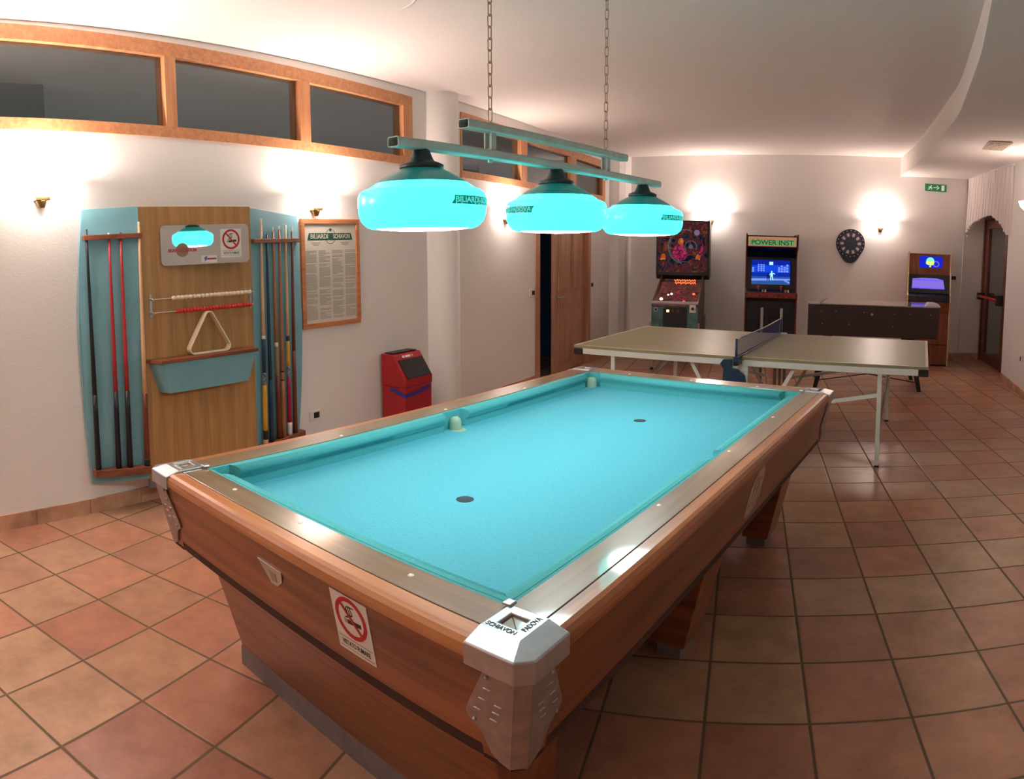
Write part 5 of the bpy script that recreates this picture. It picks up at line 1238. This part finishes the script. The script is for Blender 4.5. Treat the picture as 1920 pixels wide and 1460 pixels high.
for a, b, c_, d2 in ((-iw, iw, 0.20, 0.168), (-iw, iw, -0.168, -0.235), (-iw, -0.262, -0.168, 0.168), (0.262, iw, -0.168, 0.168)):
    z0_, z1_ = sorted((c_, d2)); mb.box(a, b, -0.012, 0.02, z0_, z1_, 'black')
mb.build('bezel', AC, loc=(0.0, 0.178, 1.235), rot=(-ang_s, 0, 0))
mb = MB(); mb.sideslab([(-0.025, 0.90), (-0.02, 0.960), (0.18, 1.035), (0.18, 0.93)], -iw, iw, 'cabblack'); mb.box(-iw, iw, -0.034, -0.024, 0.905, 0.968, 'cpred'); mb.box(-iw, iw, -0.034, 0.03, 0.965, 0.972, 'cpred'); cp = mb.build('control_panel', AC, bevel=0.002)
for x_ in (-0.17, 0.13):
    mb = MB(); mb.tube([(x_, 0.05, 0.985), (x_, 0.035, 1.04)], 0.006, 'metal', 8); mb.sphere((x_, 0.033, 1.048), 0.018, 'red', 8); mb.build('joystick', cp)
    for k in range(4):
        mb = MB(); mb.lathe([(0.0, 0.012), (0.011, 0.012), (0.013, 0.0)], 'paper' if k % 2 else 'c_yellow', 12, (x_ + 0.06 + 0.035 * (k % 2), 0.03 + 0.04 * (k // 2), 0.982 + 0.0146 * (k // 2))); mb.build('button', cp)
mb = MB(); mb.box(-0.18, 0.18, 0.078, 0.09, 0.38, 0.66, 'dark'); mb.box(-0.08, -0.02, 0.074, 0.08, 0.55, 0.62, 'black'); mb.box(0.02, 0.08, 0.074, 0.08, 0.55, 0.62, 'black'); mb.build('coin_door', AC, bevel=0.003)

# ------------------------------------------------------------------ smaller wooden arcade machine in the corner
A2 = thing('arcade_cabinet', 'smaller wooden arcade machine with two violet lit screens next to the exit door', 'arcade machine', (2.925, 7.32, 0), radians(-12))
hw = 0.305
side = [(0.62, 0.0), (0.62, 1.565), (0.20, 1.575), (0.18, 1.30), (0.12, 1.26), (0.02, 1.02), (-0.06, 0.985), (-0.06, 0.90), (0.03, 0.74), (0.03, 0.0)]
for sx in (-1, 1):
    mb = MB(); x0_, x1_ = sorted((sx * hw, sx * (hw - 0.02))); mb.sideslab(side, x0_, x1_, 'cabwood'); sp_ = mb.build('side_panel', A2)
    mb = MB(); mb.tube([(sx * (hw - 0.01), y_, z_) for y_, z_ in side[1:]], 0.011, 'tmould', 6, smooth=False); tag(mb.build('edge_strip', sp_), 'pale edge strip')
iw = hw - 0.02
mb = MB(); mb.sideslab([(0.60, 0.02), (0.60, 1.55), (0.215, 1.56), (0.20, 1.28), (0.06, 0.74), (0.05, 0.02)], -iw, iw, 'cabwood'); mb.box(-iw, iw, 0.046, 0.052, 0.295, 0.303, 'dark'); mb.build('body', A2)
mb = MB(); mb.slab([(-iw, 1.32), (iw, 1.32), (iw, 1.555), (-iw, 1.555)], 0.195, 0.212, 'cabwood'); hp = mb.build('head_panel', A2)
mb = MB(); mb.slab([(-0.145, 1.365), (0.175, 1.365), (0.175, 1.525), (-0.145, 1.525)], 0.188, 0.195, 'scr_blue'); mb.disc(0.005, 1.455, 0.058, 0.1855, 0.188, 'planet', 24); mb.disc(-0.03, 1.435, 0.026, 0.184, 0.1855, 'planet_y', 16); mb.disc(0.03, 1.43, 0.028, 0.184, 0.1855, 'planet_y', 16); mb.slab([(-0.01, 1.375), (0.02, 1.375), (0.01, 1.41)], 0.184, 0.188, 'planet_y'); mb.ring(0.09, 1.42, 0.03, 0.042, 0.1855, 0.188, 'scr_violet', 20)
tag(mb.build('upper_screen', hp), 'blue upper screen with a green globe')
ang2 = math.atan2(0.12, 0.26)
mb = MB(); mb.slab([(-iw, -0.14), (iw, -0.14), (iw, 0.14), (-iw, 0.14)], 0.0, 0.02, 'black')
mb.slab([(-0.24, -0.075), (0.215, -0.075), (0.195, 0.06), (0.10, 0.085), (-0.10, 0.085), (-0.235, 0.07)], -0.004, 0.0, 'scr_violet'); mb.slab([(-0.24, -0.075), (0.215, -0.075), (0.213, -0.062), (-0.239, -0.062)], -0.006, -0.004, 'scr_edge'); mb.slab([(-0.232, 0.045), (0.20, 0.045), (0.196, 0.058), (-0.234, 0.06)], -0.006, -0.004, 'scr_edge')
tag(mb.build('screen', A2, loc=(0, 0.085, 1.145), rot=(-ang2, 0, 0)), 'violet lower screen')
mb = MB(); mb.sideslab([(-0.06, 0.905), (-0.055, 0.975), (0.03, 1.01), (0.10, 0.95)], -iw, iw, 'cabblack'); cp = mb.build('control_panel', A2, bevel=0.004)
for k in range(5):
    mb = MB(); mb.lathe([(0.0, 0.010), (0.010, 0.010), (0.012, 0.0)], 'black', 12, (-0.18 + 0.09 * k, -0.02, 0.985)); mb.build('button', cp)
mb = MB(); mb.sideslab([(-0.055, 0.90), (0.032, 0.74), (0.06, 0.74), (0.06, 0.91)], -iw, iw, 'cabwood'); mb.build('knee_panel', A2)

# ------------------------------------------------------------------ dartboard, exit sign, vent, curtain
DB = thing('dartboard', 'dark electronic dartboard hanging on the back wall below the sconce', 'dartboard', (1.905, YB, 1.66), 0.0)
phi = math.acos((0.208 - 0.125) / 0.155); out = []         # big circle joined to a smaller one below it
for k in range(31): a = -pi / 2 + phi + (2 * pi - 2 * phi) * k / 30; out.append((0.208 * cos(a), 0.208 * sin(a)))
for k in range(13): a = -pi / 2 - phi + 2 * phi * k / 12; out.append((0.125 * cos(a), -0.155 + 0.125 * sin(a)))
mb = MB(); mb.slab(out, -0.028, -0.001, 'dart_dark'); mb.build('case', DB, bevel=0.006)
mb = MB()
for k in range(20):
    a0, a1 = 2 * pi * (k - 0.45) / 20, 2 * pi * (k + 0.45) / 20
    sec = lambda r0_, r1_: [(r0_ * cos(a0), r0_ * sin(a0)), (r1_ * cos(a0), r1_ * sin(a0)), (r1_ * cos(a1), r1_ * sin(a1)), (r0_ * cos(a1), r0_ * sin(a1))]
    pale = k % 2 == 0
    mb.slab(sec(0.02, 0.085), -0.031, -0.028, 'dart_blue' if pale else 'dart_dark'); mb.slab(sec(0.089, 0.098), -0.032, -0.028, 'dart_blue')
    mb.slab(sec(0.102, 0.150), -0.031, -0.028, 'dart_pale' if pale else 'dart_blue'); mb.slab(sec(0.154, 0.164), -0.032, -0.028, 'dart_blue')
    mb.disc(0.186 * cos(2 * pi * k / 20), 0.186 * sin(2 * pi * k / 20) * (1.0), 0.008, -0.030, -0.028, 'dart_pale', 8)
mb.disc(0, 0, 0.016, -0.033, -0.028, 'dart_dark', 16)
mb.build('scoring_face', DB)
EX = thing('exit_sign', 'green exit sign with running figure, arrow and doorway high on the back wall', 'sign', (3.135, YB, 2.53), 0.0)
mb = MB(); mb.box(-0.163, 0.163, -0.014, -0.0005, -0.052, 0.052, 'exitgreen'); sg_ = mb.build('sign_panel', EX, bevel=0.002)
mb = MB(); y0_, y1_ = -0.0155, -0.014
mb.disc(-0.072, 0.026, 0.0085, y0_, y1_, 'exitwhite', 12)
for poly in ([(-0.098, 0.012), (-0.075, 0.017), (-0.076, -0.008), (-0.092, -0.010)], [(-0.098, 0.012), (-0.118, 0.002), (-0.114, -0.006), (-0.094, 0.004)], [(-0.075, 0.016), (-0.056, 0.0), (-0.06, -0.006), (-0.08, 0.008)], [(-0.09, -0.008), (-0.105, -0.022), (-0.122, -0.024), (-0.122, -0.032), (-0.100, -0.030), (-0.080, -0.010)], [(-0.085, -0.006), (-0.066, -0.016), (-0.072, -0.038), (-0.063, -0.038), (-0.055, -0.012), (-0.075, -0.002)],
             [(-0.038, -0.006), (0.02, -0.006), (0.02, 0.006), (-0.038, 0.006)], [(0.008, 0.030), (0.02, 0.030), (0.052, 0.0), (0.02, -0.030), (0.008, -0.030), (0.034, 0.0)], [(0.085, -0.038), (0.128, -0.038), (0.128, 0.038), (0.085, 0.038)]):
    mb.slab(poly, y0_, y1_, 'exitwhite')
mb.build('pictogram', sg_)
VT = thing('ceiling_vent', 'square slatted air vent in the lowered ceiling near the lace valance', 'vent', (2.98, 4.97, zc(2.98, 4.97) - 0.272), radians(-10))
mb = MB(); mb.box(-0.12, 0.12, -0.28, 0.28, -0.008, 0.0, 'ventm'); mb.build('frame', VT, bevel=0.002)
for k in range(9):
    mb = MB(); x_ = -0.092 + k * 0.023; mb.box(x_ - 0.006, x_ + 0.006, -0.255, 0.255, -0.016, -0.008, 'ventm'); mb.build('slat', VT)
CV = thing('lace_valance', 'white fringed lace valance hanging over the exit door', 'curtain', (3.62, 7.98, 0), -pi / 2)
ln = 1.84; zr_ = 2.70
hem = smooth_curve([(0.0, 1.84), (0.08, 1.95), (0.30, 2.04), (0.62, 2.09), (1.05, 2.13), (1.40, 2.04), (1.56, 1.97), (1.66, 1.90), (1.72, 1.87), (ln, 1.86)], 6)
hz = lambda x_: next((z0 + (z1 - z0) * (x_ - a) / max(1e-6, b - a) for (a, z0), (b, z1) in zip(hem, hem[1:]) if a <= x_ <= b), 1.9)
n = 240; vs = []; rws = 8
for k in range(n + 1):
    x_ = ln * k / n; zb_ = hz(x_) - 0.014 * abs(sin(k * 1.7)) - 0.01 * random.random()
    for j in range(rws + 1):
        t = j / rws; vs.append((x_ + 0.004 * sin(k * 0.9) * t, 0.014 * sin(k * 0.9) * (0.35 + t) + 0.007 * sin(k * 0.37 + 2 * t), zr_ - (zr_ - zb_) * t))
fs = [(k * (rws + 1) + j, (k + 1) * (rws + 1) + j, (k + 1) * (rws + 1) + j + 1, k * (rws + 1) + j + 1) for k in range(n) for j in range(rws)]
mb = MB(); mb.add(vs, fs, 'lace', True); mb.build('lace', CV, normals=False)
mb = MB(); mb.box(-0.03, ln + 0.03, -0.02, 0.035, zr_, zr_ + 0.035, 'white'); mb.build('rail', CV, bevel=0.003)
m = MB(); m.tube([(3.60, YB - 0.012, 1.86), (3.60, YB - 0.012, 0.10)], 0.006, 'white', 8)
tag(m.build('curtain_cord'), 'thin pale cord hanging down the back wall from the lace valance', 'cord')
